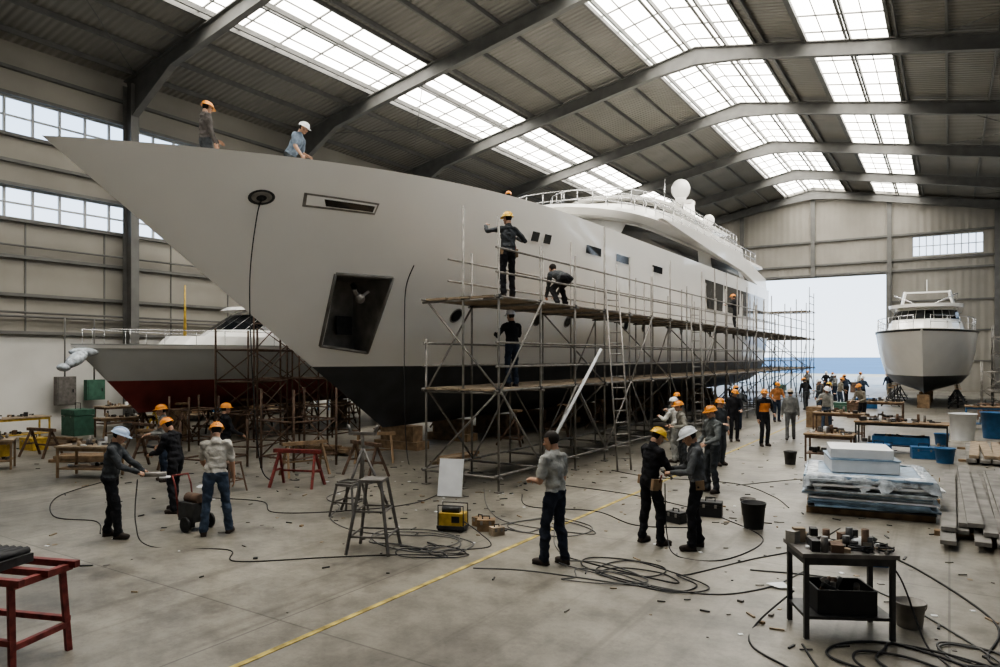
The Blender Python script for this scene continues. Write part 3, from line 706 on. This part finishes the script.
def timber_pile(x,y,rot,L,n,name='timber_pile'):
    b=MB();R=rotz(rot);c=V3((x,y,0));q=random.Random(int(x*10+y))
    for i in range(n):
        b.box(c+R@V3((q.uniform(-.2,.2),(i%4)*.16-.3,.05+.09*(i//4))),(L*q.uniform(.7,1),.14,.08),q.choice([TIMB,BOARD,TIMB]),R@rotz(q.uniform(-4,4)))
    b.obj(name)
timber_pile(-15.4,14.4,10,2.0,10);timber_pile(-19.6,9.9,35,1.8,8);timber_pile(-11.2,15.2,85,1.6,7);timber_pile(-23.9,11.4,10,1.6,9);timber_pile(-25.2,7.0,80,2.2,12)
# ------------------------------------------------------------------ smaller boats
def small_boat(name,cx,yb,L,hb,zk,zb,zs,mtop,mbot,blk,gun):
    e=empty(name);lv=[(zk,.06),(zk+.25,hb*.45),(zk+.5,hb*.72),(zb,hb*.88),((zb+zs)/2,hb*.97),(zs,hb)]
    h=Hull(cx,yb+L,lv,lambda z:yb+(zs-z)*.95,lambda z:L*.55-(z-zk)*.2,zs,zs,.25,2.3,.12)
    o=h.build([zk,zk+.12,zk+.25,zk+.38,zk+.5,zb,zb+(zs-zb)*.25,(zb+zs)/2,zb+(zs-zb)*.75,zs],zb,mtop,mbot,'hull',e,NT=40)
    try:o.data.set_sharp_from_angle(angle=math.radians(38))
    except Exception:pass
    g=MB();q=[(yb+.15,zs-.14),(yb+L,zs-.14),(yb+L,zs-.04),(yb+.02,zs-.04)];h.patch(g,q,.03,gun,40,1)
    h.patch(g,q,.03,gun,40,1,-1);g.obj('rub_rail',e)
    return e,h
REDA=mat('antifoul_red',(.17,.035,.03),.6,0,.2,2);GHULL=mat('hull_grey_white',(.46,.47,.46),.3,0,.06,1,coat=.3)
e1,h1=small_boat('cabin_cruiser',-22.,10.6,15.,2.1,1.0,2.05,3.2,GHULL,REDA,None,WHITEP)
def OL(cx,yf,yb,hw,nose,z,q=6,m=4):
    st=[(hw,yb+(yf+nose-yb)*i/m) for i in range(m)]+[(hw*math.cos(math.pi/2*i/q) if i<q else 0,yf+nose-nose*math.sin(math.pi/2*i/q)) for i in range(q+1)]
    return [V3((cx+x,y,z)) for x,y in st]+[V3((cx-x,y,z)) for x,y in reversed(st[:-1])]
def cabin(e,cx,tiers):
    b=MB()
    for (A,Bq,win) in tiers:
        a_=OL(cx,*A);c_=OL(cx,*Bq);b.loft([a_,c_],WHITEP)
        if win:
            t0,t1=win;n=len(a_);off=.02
            for k in range(0,n-1):
                if k in(4,n-6) : continue
                qd=[]
                for kk,t in((k,t0),(k+1,t0),(k+1,t1),(k,t1)):
                    p=a_[kk].lerp(c_[kk],t)
                    dq=V3((p.x-cx,(p.y-(A[0]+A[1])/2)*.3,0)).normalized()*off;qd.append(p+dq)
                mid=(qd[0]+qd[1]+qd[2]+qd[3])/4
                qd=[mid+(q-mid)*.93 for q in qd];b.add(qd,[(0,1,2,3)],GLASS)
    return b.obj('cabin',e,False)
cabin(e1,-22,[((13.2,24.5,1.6,2.2,2.9),(13.8,24.5,1.5,2.2,3.5),None),((15.0,23.5,1.5,2.,3.5),(16.6,23.3,1.3,1.6,4.5),(.25,.85)),((16.0,24.2,1.5,1.6,4.5),(16.2,24.1,1.4,1.6,4.62),None)])
b=MB()
for sg in(-1,1):
    pts=[V3((-22+sg*(h1.b(y,3.2)-.12),y,3.2)) for y in np.arange(11.1,24,.9)]
    b.tube([p+V3((0,0,.45)) for p in pts],.012,CHROME)
    for p in pts: b.cyl(p,p+V3((0,0,.45)),.010,CHROME)
b.cyl((-22,17.5,4.5),(-22,17.5,6.2),.03,WHITEP);b.cyl((-22.4,17.5,5.4),(-21.6,17.5,5.4),.02,WHITEP);b.cyl((-21.5,14,3.3),(-21.5,14,5.2),.06,YEL,.02)
b.obj('bow_rail',e1)
b=MB();b.sph((-21.6,10.6,2.75),(.24,.5,.18),FILM,Matrix.Rotation(.5,3,'X')@rotz(30));b.sph((-21.8,10.9,2.95),(.2,.4,.14),FILM,rotz(-20));b.sph((-21.5,10.2,2.5),(.18,.3,.12),FILM,rotz(50));b.cyl((-21.9,11,2.9),(-21.4,10.1,2.5),.05,DARKST);b.obj('wrapped_anchor',e1)
for y in np.arange(13.5,25,2.5):
    shore(-20.9,y,1.32,RUST,.8);shore(-23.1,y,1.32,RUST,.8)
b=MB()
for y in np.arange(14,25,2.5): b.box((-22,y,.5),(.6,.4,1.0),TIMB)
b.obj('keel_blocks')
e2,h2=small_boat('sport_cruiser',-1.2,42.,14.5,2.6,.75,1.75,4.3,WHITEP,HULLD,None,DARKST)
cabin(e2,-1.2,[((44.5,55.5,2.0,3.,4.05),(45.6,55.5,1.85,2.6,4.8),None),((46.6,55,1.8,2.2,4.8),(48.0,54.8,1.6,1.8,5.7),(.2,.85)),((46.9,55.5,1.9,2.2,5.7),(46.8,55.5,1.95,2.2,5.88),None)])
b=MB()
for x in(-1.5,1.5): b.bar((-1.2+x,53,5.8),(-1.2+x*.8,52,6.9),.12,.25,WHITEP)
b.bar((-2.4,52,6.9),(0,52,6.9),.3,.1,WHITEP);b.cyl((-1.2,52,6.9),(-1.2,52,7.7),.03,WHITEP)
for x in(-1.6,1.6): b.tube([V3((-1.2+x*.3,47.5,5.9)),V3((-1.2+x,48.5,6.5)),V3((-1.2+x,54,6.5))],.03,CHROME)
for sg in(-1,1):
    pts=[V3((-1.2+sg*(h2.b(y,4.3)-.12),y,4.3)) for y in np.arange(42.5,54,1.1)]
    b.tube([p+V3((0,0,.7)) for p in pts],.022,CHROME);b.tube([p+V3((0,0,.35)) for p in pts],.015,CHROME)
    for p in pts: b.cyl(p,p+V3((0,0,.7)),.018,CHROME)
b.obj('radar_arch_and_rails',e2)
for y in(45.5,48.5,51.5,54.5):
    shore(.4,y,1.1,DARKST,.9);shore(-2.8,y,1.1,DARKST,.9)
b=MB()
for y in(45,48,51,54): b.box((-1.2,y,.37),(.6,.4,.74),TIMB)
b.obj('keel_blocks')
# ------------------------------------------------------------------ furniture and tools
def stool(x,y,rot,h=1.0,w=.42,m=DARKST,spread=.24):
    b=MB();R=rotz(rot);c=V3((x,y,0));T=lambda a,b_,z:c+R@V3((a,b_,z))
    b.box(T(0,0,h),(w,w,.04),m,R)
    for sx,sy in((-1,-1),(1,-1),(1,1),(-1,1)):
        b.bar(T(sx*w*.45,sy*w*.45,h),T(sx*(w*.45+spread*.6),sy*(w*.45+spread*.6),0),.035,.035,m)
    for z in(.25,.6):
        k=w*.45+spread*.6*(1-z/h);P=[T(sx*k,sy*k,z) for sx,sy in((-1,-1),(1,-1),(1,1),(-1,1))]
        for i in range(4): b.bar(P[i],P[(i+1)%4],.025,.025,m)
    return b.obj('steel_trestle_stool')
STM=mat('worn_grey_steel',(.15,.14,.13),.55,.4,.3,8)
stool(-7.03,7.56,25,1.02,.34,STM,.26)
b=MB()
for k in range(3):
    a=2*math.pi*k/3+.4;b.cyl((-9.3,9.7,1.1),(-9.3+.5*math.cos(a),9.7+.5*math.sin(a),0),.025,STM)
for k in range(2): b.cyl((-9.3,9.7,.5+.5*k),(-9.3,9.7,1.15+.2*k),.03,STEEL)
b.bar((-9.55,9.6,1.36),(-9.05,9.8,1.36),.08,.05,STM);
for s in(-1,1): b.cyl((-9.3+s*.22,9.7+s*.09,1.38),(-9.3+s*.28,9.7+s*.11,1.52),.03,STM)
b.obj('pipe_stand')
stool(-8.95,9.0,10,.55,.35,STM,.15);stool(-12.6,9.2,10,.6,.35,RUST,.15)
def compressor(x,y,rot,m=YEL):
    b=MB();R=rotz(rot);c=V3((x,y,0));T=lambda a,b_,z:c+R@V3((a,b_,z))
    b.box(T(0,0,.19),(.42,.26,.2),m,R);b.box(T(0,0,.07),(.46,.3,.05),DARKST,R);b.cyl(T(-.17,0,.33),T(.12,0,.33),.06,DARKST,seg=12)
    for a in(-.17,.17):b.cyl(T(a,-.14,.05),T(a,.14,.05),.05,BLACK,seg=12)
    for s in(-1,1): b.tube([T(-.21,s*.13,.1),T(-.21,s*.13,.42),T(.21,s*.13,.42),T(.21,s*.13,.1)],.012,DARKST)
    b.box(T(.08,-.135,.2),(.13,.01,.1),BLACK,R);return b.obj('portable_compressor')
compressor(-6.76,9.12,20)
def toolbox(x,y,z,rot,size,m,name='tool_box'):
    b=MB();R=rotz(rot);c=V3((x,y,z));T=lambda a,b_,zz:c+R@V3((a,b_,zz));w,d,h=size
    b.box(T(0,0,h*.35),(w,d,h*.7),m,R);b.box(T(0,0,h*.82),(w*1.02,d*1.02,h*.2),m,R)
    b.tube([T(-w*.2,0,h*.9),T(-w*.2,0,h*1.15),T(w*.2,0,h*1.15),T(w*.2,0,h*.9)],.012,BLACK)
    for a in(-.25,.25): b.box(T(a*w,-d*.52,h*.68),(.04,.01,.06),STEEL,R)
    return b.obj(name)
toolbox(-6.3,9.4,0,30,(.28,.2,.2),TIMB);toolbox(-6.0,9.25,0,60,(.2,.15,.14),BOARD);toolbox(-6.55,9.6,0,-10,(.22,.18,.16),TIMB)
b=MB();b.box((-8.43,11.3,.38),(.5,.03,.75),WHITEB,rotz(20)@Matrix.Rotation(-.25,3,'X'));b.obj('leaning_panel')
def bucket(x,y,z,r,h,m,name='bucket'):
    b=MB();b.lathe((x,y,z),[(r*.8,0),(r,h),(r*1.06,h),(r*1.06,h-.02),(r*.96,h-.02),(r*.78,.02),(0.001,.02)],m,18)
    b.tube([(x+r*1.05*math.cos(t),y-.02,z+h-.02-r*.7*math.sin(t)) for t in np.linspace(0,3.14,12)],.006,STEEL);return b.obj(name)
bucket(-2.7,11.9,0,.19,.42,BLACK);bucket(-.35,8.44,0,.15,.26,STEEL);bucket(.38,28.3,0,.4,.9,WHITEB,'plastic_tub');bucket(1.3,29.5,0,.4,.9,BLUEP,'plastic_tub');bucket(-.2,25.5,0,.2,.45,BLUEP);bucket(-.1,21.9,0,.24,.4,BLUEP)
bucket(-3.0,12.8,0,.13,.3,STM);bucket(-22.3,9.0,0,.2,.4,YEL);bucket(-3.5,19.5,0,.16,.34,DARKST);bucket(-2.6,17.5,0,.16,.36,DARKST)
toolbox(-3.55,12.4,0,10,(.4,.25,.28),BLACK,'tool_bag');toolbox(-3.9,11.6,0,-20,(.3,.2,.2),BLACK,'tool_bag');toolbox(-23.3,10.2,0,5,(.7,.45,.4),YEL)
toolbox(-26.4,13.0,0,0,(.9,.7,1.0),GREEN,'storage_bin')
def table(x,y,rot,w,d,h,m,name='workbench',shelf=True,clutter=12,topm=None,castor=False,crate=None,under=0):
    b=MB();R=rotz(rot);c=V3((x,y,0));T=lambda a,b_,z:c+R@V3((a,b_,z))
    b.box(T(0,0,h-.02),(w,d,.04),topm or m,R);b.box(T(0,0,h-.08),(w*.94,d*.92,.07),m,R)
    for sx in(-1,1):
        for sy in(-1,1): b.box(T(sx*(w/2-.05),sy*(d/2-.05),h/2),(.045,.045,h-.02),m,R)
    if shelf: b.box(T(0,0,.22),(w*.92,d*.9,.03),m,R)
    rnd=random.Random(int(x*100)+7)
    for lev,cnt in((h,clutter),(.235,under)):
      for i in range(cnt):
        a=rnd.uniform(-.42,.42)*w;q=rnd.uniform(-.38,.38)*d;t=rnd.choice('bbcrst');mm=rnd.choice([DARKST,STEEL,BLACK,BOARD,RUST,STM,WHITEB])
        if t=='b': hh=rnd.uniform(.04,.16);b.box(T(a,q,lev+hh/2),(rnd.uniform(.05,.2),rnd.uniform(.05,.12),hh),mm,R@rotz(rnd.uniform(0,90)))
        elif t=='c': b.cyl(T(a,q,lev),T(a,q,lev+rnd.uniform(.08,.24)),.035,mm,seg=12)
        elif t=='r': an=rnd.uniform(0,3);b.cyl(T(a-.1*math.cos(an),q-.1*math.sin(an),lev+.02),T(a+.1*math.cos(an),q+.1*math.sin(an),lev+.02),.015,mm)
        elif t=='s':
            b.cyl(T(a,q,lev+.045),T(a+.12,q+.05,lev+.05),.035,mm,seg=10);b.cyl(T(a+.12,q+.05,lev+.05),T(a+.16,q+.02,lev+.02),.045,DARKST,seg=12)
        else: b.tube([T(a+.07*math.cos(t_),q+.07*math.sin(t_),lev+.015+.004*t_) for t_ in np.linspace(0,12,30)],.009,BLACK)
    if crate:
        b.box(T(0,0,.26),(w*.6,d*.7,.02),crate,R)
        for s in(-1,1): b.box(T(s*w*.3,0,.36),(.02,d*.7,.24),crate,R);b.box(T(0,s*d*.35,.36),(w*.6,.02,.24),crate,R)
        for i in range(8): b.cyl(T(rnd.uniform(-.25,.25)*w,rnd.uniform(-.25,.25)*d,.3),T(rnd.uniform(-.25,.25)*w,rnd.uniform(-.25,.25)*d,.5),.03,rnd.choice([DARKST,STEEL,RUST]))
    return b.obj(name)
table(-.95,7.9,28,.92,.6,.86,DARKST,'tool_trolley',True,50,topm=STM,crate=BLACK)
table(-1.2,23.7,0,2.4,.9,.9,DARKST,'workbench',True,34,topm=TIMB,crate=BLUEP,under=18);table(-2.7,20.6,0,1.2,.8,.75,RUST,'workbench',True,18,topm=TIMB,under=14)
table(-3.2,26.5,0,1.6,.8,.9,RUST,'workbench',True,20,topm=TIMB,under=10);table(1.7,33,0,2.4,.9,.9,BLUEP,'workbench',True,20,topm=TIMB,under=14);table(-2.4,34.1,0,1.6,.9,.9,RUST,'workbench',True,20,topm=TIMB,under=12)
table(-26.2,10.6,90,2.5,.8,.8,YEL,'workbench',True,20,topm=BOARD,under=12);table(-24.6,13.7,90,1.8,.8,.7,RUST,'workbench',False,16,topm=BOARD);table(-27.5,15.6,90,2.6,.8,.9,RUST,'workbench',True,24,topm=BOARD,under=14)
table(-27.4,6.5,90,2.6,.8,.85,RUST,'workbench',True,24,topm=BOARD,under=14);table(-20.2,7.6,60,1.5,.7,.75,TIMB,'workbench',True,14,topm=BOARD,under=6);table(-16.9,8.6,25,1.3,.7,.75,TIMB,'workbench',True,14,topm=BOARD,under=6)
b=MB();c=V3((-7.45,2.95,0));R=rotz(20);T=lambda a,b_,z:c+R@V3((a,b_,z))
for sx in(-1,1):
    for sy in(-1,1): b.bar(T(sx*.5,sy*.3,0),T(sx*.45,sy*.27,.82),.05,.05,RED,up=(1,0,0))
    b.bar(T(sx*.5,-.32,.8),T(sx*.5,.32,.8),.06,.06,RED);b.bar(T(sx*.48,-.3,.25),T(sx*.48,.3,.25),.05,.05,RED)
for sy in(-.3,0,.3): b.bar(T(-.6,sy,.83),T(.6,sy,.83),.06,.06,RED)
b.bar(T(-.5,-.3,.3),T(.5,-.3,.3),.05,.05,RED);b.bar(T(-.5,.3,.3),T(.5,.3,.3),.05,.05,RED)
b.box(T(-.1,0,.9),(.6,.4,.08),DARKST,R)
for i in range(7): b.cyl(T(-.35+i*.08,-.18,.96),T(-.35+i*.08,.2,.96),.038,BLACK)
b.obj('red_steel_work_frame')
# pallet of wrapped sheets
b=MB();c=V3((-1.3,14.6,0));R=rotz(8)
for a in(-.8,0,.8): b.box(c+R@V3((0,a,.06)),(2.0,.1,.12),TIMB,R)
rnd=random.Random(3)
z=.12
while z<.66:
    h=rnd.uniform(.018,.05);b.box(c+R@V3((rnd.uniform(-.07,.07),rnd.uniform(-.09,.09),z+h/2)),(1.95+rnd.uniform(-.12,.12),1.85,h*.8),rnd.choice([FILM,FILMB,WHITEB,WHITEB,FILM,DARKST,FILMB]),R@rotz(rnd.uniform(-4,4)));z+=h
def drape(b,c,R,wx,wy,ztop,drop,m,seed,N=140):
    q=random.Random(seed);prof=((.80,0.012),(.97,.015),(1.01,-.02),(1.02,-drop*.5),(1.035,-drop));rings=[]
    ph=[q.uniform(0,6) for _ in range(6)]
    for j,(s,dz) in enumerate(prof):
        ring=[]
        for k in range(N):
            a=2*math.pi*k/N;mx_=max(abs(math.cos(a)),abs(math.sin(a)));x=math.cos(a)/mx_;y=math.sin(a)/mx_
            wv=sum(math.sin(a*f+p) for f,p in zip((7,13,22,31,47,17),ph))/6
            ring.append(c+R@V3((x*wx/2*s*(1+.02*wv*j),y*wy/2*s*(1+.02*wv*j),ztop+dz*(1+1.6*wv)+q.uniform(-.008,.008))))
        rings.append(ring)
    b.loft(rings,m,False,False,True)
drape(b,c,R,2.02,1.92,z,.16,FILM,2)
b.box(c+R@V3((-.1,.1,z+.12)),(1.1,1.2,.22),WHITEB,R@rotz(6));b.box(c+R@V3((-.1,.1,z+.24)),(1.14,1.22,.02),FILMB,R@rotz(6));b.box(c+R@V3((-.12,.12,z+.34)),(1.02,1.08,.16),WHITEB,R@rotz(3))
b.obj('pallet_of_wrapped_panels')
PLK=mat('weathered_plank',(.19,.18,.165),.85,0,.35,3)
b=MB()
for i in range(8):
    for j in range(2+(i%2)): b.box((-.05+i*.24+j*.05,15.8+rnd.uniform(-.4,.4),.12+j*.08),(.2,7.6-rnd.uniform(0,1.5),.06),PLK,rotz(rnd.uniform(-.8,.8)))
for y in(13,15.8,18.6): b.box((.8,y,.04),(2.0,.12,.08),TIMB)
b.obj('stack_of_planks')
b=MB()
for i in range(5): b.box((.5+i*.26,24,.1),(.22,4.2,.08),PLK,rotz(rnd.uniform(-1,1)));
for i in range(4): b.box((.6+i*.26,24,.19),(.22,3.8,.08),BOARD,rotz(rnd.uniform(-3,3)));
for y in(22.5,25.5): b.box((1.,y,.03),(1.6,.12,.06),TIMB)
b.obj('stack_of_planks')
toolbox(-.95,10.7,0,20,(.45,.35,.22),BLUEP,'plastic_crate');toolbox(-.6,22.6,0,10,(.6,.4,.35),BLUEP,'plastic_crate');toolbox(-1.7,22.7,0,-5,(.6,.4,.35),BLUEP,'plastic_crate')
frame_tower(2.8,47,1.6,2.,4.5,'scaffold_tower',STEEL);frame_tower(1.9,40.5,1.2,1.6,2.6,'scaffold_tower',STEEL)
for (x,y) in((-4.2,38),(1.5,37.6),(2.6,30),(-3.9,43),(-8.6,61.5),(-12,63),(-6.3,62),(2.5,35.6),(3.4,43),(-4.4,30.6),(-3.6,36),(3.5,32),(4.0,38),(3.,27.2)):
    toolbox(x,y,0,rnd.uniform(0,90),(rnd.uniform(.6,1.2),.6,rnd.uniform(.5,.9)),rnd.choice([TIMB,BLUEP,BLUEP,DARKST,GREEN,RUST]),'storage_crate')
def rack(x,y0,y1,name='storage_rack'):
    b=MB()
    for y in np.arange(y0,y1+.1,2.1):
        for dx in(-.4,.4): b.box((x+dx,y,1.2),(.06,.06,2.4),BLUEP)
    for z in(.3,1.1,1.9,2.4):
        b.box((x,(y0+y1)/2,z),(.85,y1-y0,.05),BOARD)
        if z<2.3:
            for i in range(int((y1-y0)/.5)-1): b.box((x+rnd.uniform(-.1,.1),y0+.4+i*.5,z+.18),(.5,rnd.uniform(.2,.42),rnd.uniform(.2,.33)),rnd.choice([TIMB,BLUEP,DARKST,GREEN,WHITEB,YEL]))
    b.obj(name)
rack(-27.9,17.7,26.1);rack(5.0,44,56.6)
b=MB();rd=random.Random(11)
for i in range(620):
    zone=rd.choice(((-9,7.5,3,3),(-3,9.5,2,3),(-12,10,4,3),(-1,10,1.6,3),(-4,20,2.5,8),(-20,11,6,3),(-.5,20,2,8),(-7.2,13,1,6),(-6,13,3,3),(-13,12,3,2.5),(-9,12,1.5,3),(-2,17,1.5,5)))
    x=zone[0]+rd.uniform(-1,1)*zone[2];y=zone[1]+rd.uniform(-1,1)*zone[3];s=rd.uniform(.02,.07)
    t=rd.random();R=rotz(rd.uniform(0,180))
    if t<.3: b.box((x,y,.010),(s*2.5,s*.4,.016),rd.choice([BOARD,DARKST,PLK]),R)
    elif t<.65: b.box((x,y,.004),(s,s*.8,.006),rd.choice([PLK,BOARD,STM,WHITEB]),R)
    elif t<.85: b.cyl((x,y,.012),(x+s*1.5,y+s,.012),.008,rd.choice([DARKST,STEEL]))
    else: b.box((x,y,s*.2),(s,s*.7,s*.4),rd.choice([STM,DARKST,TIMB]),R)
for x,y in((-1.75,9.0),(-5.2,16.5),(-13.5,9.2)):
    q=random.Random(int(x*9));vs=[(x,y,.05)]+[(x+.16*math.cos(k*.7)*q.uniform(.6,1.2),y+.13*math.sin(k*.7)*q.uniform(.6,1.2),q.uniform(.004,.04)) for k in range(9)]
    b.add(vs,[(0,1+k,1+(k+1)%9) for k in range(9)],WHITEB,True)
b.obj('floor_debris')
b=MB();c=V3((-10.35,6.9,0))
b.box(c+V3((0,0,.3)),(.4,.3,.3),DARKST);b.cyl(c+V3((-.15,0,.5)),c+V3((.2,0,.5)),.09,RUST,seg=12)
for s in(-1,1): b.cyl(c+V3((.1,s*.2,.12)),c+V3((.1,s*.24,.12)),.12,BLACK,seg=16);b.tube([c+V3((-.2,s*.14,.2)),c+V3((-.3,s*.14,.7)),c+V3((-.38,s*.14,.85))],.015,RED)
b.cyl(c+V3((-.38,-.14,.85)),c+V3((-.38,.14,.85)),.015,RED);b.box(c+V3((-.15,0,.07)),(.06,.2,.14),DARKST);b.obj('pressure_washer_cart')
HGR=mat('grey_hose',(.10,.10,.098),.6,0,.2,8)
def hose(pts,r=.009,m=BLACK,name='air_hose',n=10):
    pts=[V3((p[0],p[1],p[2] if len(p)>2 else r)) for p in pts];out=[]
    for i in range(len(pts)-1):
        p0=pts[max(i-1,0)];p1=pts[i];p2=pts[i+1];p3=pts[min(i+2,len(pts)-1)]
        for k in range(n):
            t=k/n;out.append(.5*((2*p1)+(-p0+p2)*t+(2*p0-5*p1+4*p2-p3)*t*t+(-p0+3*p1-3*p2+p3)*t**3))
    out.append(pts[-1]);b=MB();b.tube(out,r,m);return b.obj(name)
def coil(x,y,R,n,seed):
    q=random.Random(seed);P=[];ox=oy=0;R2=R
    for k in range(int(n*7)):
        a=2*math.pi*k/7
        if k%5==0: R2=R*q.uniform(.5,1.4);ox=q.uniform(-.6,.6)*R;oy=q.uniform(-.5,.5)*R
        rr=R2*(1+q.uniform(-.18,.18));P.append((x+rr*math.cos(a)*1.3+ox,y+rr*math.sin(a)*.9+oy,.011+.004*(k%4)))
    return P
hose([(-10.6,6.1,.9),(-10.3,5.9,.3),(-9.9,5.9),(-8.8,6.4),(-8.2,6.1),(-7.3,6.9),(-6.6,7.5)]+coil(-6.3,7.9,.42,3.4,1)+[(-5.7,8.6),(-6.1,8.9,.1),(-6.6,9.1,.2)])
hose(coil(-6.9,8.3,.5,2.6,2)+[(-8,8.2),(-9,8.6),(-9.6,9.4),(-10.5,10),(-10.8,12)],m=HGR)
hose([(-8.3,12.3),(-7.2,10.8),(-6.2,10.0)]+coil(-5.7,9.9,.5,2.4,5)+[(-5,9.3),(-4.7,8.9)],m=HGR)
hose([(-4.7,8.9),(-4.4,8.7)]+coil(-3.4,8.5,.5,3.4,3)+[(-2.8,8.9),(-2.3,10),(-1.8,11),(-1.5,12.6)])
hose([(-5.3,7.6),(-4.6,7.9)]+coil(-3.9,8.3,.5,1.6,8)+[(-2.6,8.2),(-1.9,8.8),(-1.6,9.8)],m=HGR)
hose([(-3.6,10.2,.9),(-3.5,10,.2),(-3.2,9.6),(-2.6,9.8),(-2.4,11.2),(-3.2,12.2),(-4,12.8),(-5.5,13.4),(-7.4,13.6)])
hose([(-1.2,7.3),(-.9,6.7),(-.45,6.6)]+coil(-.15,7.3,.4,3.4,4)+[(.3,7.9),(.4,9),(-.3,10.6),(-1,11.6)],.012)
hose(coil(.1,7.9,.35,2,14)+[(-.5,9.2),(-1.2,9.7),(-2.2,9.5)],.010,HGR)
hose([(-.8,8.1,.88),(-.45,8.2,.6),(-.2,7.9,.05),(0,7.5),(.2,7.0),(.5,6.7)],.010)
hose([(-1.4,8.0,.3),(-1.7,7.6),(-1.6,7.0),(-1.1,6.6),(-.8,6.2)],.010)
hose([(-11.3,5.9),(-12.2,6.3),(-13.2,6.1),(-15,7),(-16,8.5)])
hose([(-2.5,13.8),(-3,14.8),(-4,15.8),(-5.8,15.6),(-7,16)]);hose([(-3.9,15.6),(-3,17),(-2.2,18),(-2,20)],m=HGR)
hose([(-12.5,8.5),(-11.2,8.9),(-10.2,8.4),(-9.2,9.2),(-8.6,10.4),(-8.9,11.8)]);hose([(-7.3,12.2),(-6.6,11.3),(-5.4,11.6),(-4.4,11.0),(-3.6,11.3)])
def hb(Y,z,o=.06): return (CX+H.b(Y,z)+o,Y,z)
hose([hb(10.1,6.28),hb(10.1,5.9,.15),(CX+1.1,10.1,4.5),(CX+1.12,10.15,2.5),(CX+1.15,10.3,.6),(CX+1.3,10.5,.02),(CX+1.8,10.9)],.014,BLACK,'hanging_cable')
hose([hb(14.2,5.2,.04),hb(14.25,4.6,.08),(CX+2.0,14.3,3.4),(CX+2.0,14.3,1.5),(CX+2.2,14.2,.1),(CX+3.1,13.4)],.014,BLACK,'hanging_cable')
b=MB();b.box((XL+.08,10.5,1.05),(.1,1.1,2.1),DARKST);b.box((XL+.1,10.5,2.15),(.12,1.3,.1),FRAME)
for s in(-1,1): b.box((XL+.1,10.5+s*.6,1.07),(.12,.1,2.14),FRAME)
b.box((XL+.16,10.9,1.05),(.05,.05,.15),STEEL);b.obj('door_1')
for y,h,m in((13.6,1.1,STM),(14.7,.8,GREEN)):
    b=MB();b.box((XL+.42,y,1.5),(.25,.7,h),m);b.box((XL+.56,y,1.5),(.02,.6,h-.1),m);b.box((XL+.58,y+.22,1.5),(.03,.03,.12),BLACK);b.cyl((XL+.4,y,1.5+h/2),(XL+.4,y,4.3),.03,FRAME);b.obj('electrical_cabinet')
# ------------------------------------------------------------------ light
w=bpy.data.worlds.new('world');bpy.context.scene.world=w;w.use_nodes=True;nt=w.node_tree
bg=nt.nodes['Background'];tc=nt.nodes.new('ShaderNodeTexCoord');sx=nt.nodes.new('ShaderNodeSeparateXYZ');cr=nt.nodes.new('ShaderNodeValToRGB')
nt.links.new(tc.outputs['Generated'],sx.inputs[0]);nt.links.new(sx.outputs['Z'],cr.inputs['Fac']);nt.links.new(cr.outputs['Color'],bg.inputs['Color'])
cr.color_ramp.elements[0].position=0;cr.color_ramp.elements[0].color=(.84,.92,1,1);cr.color_ramp.elements[1].position=.4;cr.color_ramp.elements[1].color=(.5,.7,1,1)
bg.inputs['Strength'].default_value=1.4
sl=bpy.data.lights.new('sun','SUN');sl.energy=2.;sl.angle=.02;so=bpy.data.objects.new('sun',sl);bpy.context.collection.objects.link(so);so.rotation_euler=(math.radians(35),math.radians(25),0)
cd=bpy.data.cameras.new('camera');co_=bpy.data.objects.new('camera',cd);bpy.context.collection.objects.link(co_)
cd.sensor_width=36;cd.lens=25.2;cd.shift_y=.0235;cd.clip_end=12000
co_.location=(0,0,2.8);co_.rotation_euler=(math.radians(90),0,math.radians(32.7))
sc=bpy.context.scene;sc.camera=co_
sc.view_settings.view_transform='AgX'
try: sc.view_settings.look='AgX - Medium High Contrast'
except Exception: pass
sc.view_settings.exposure=.95
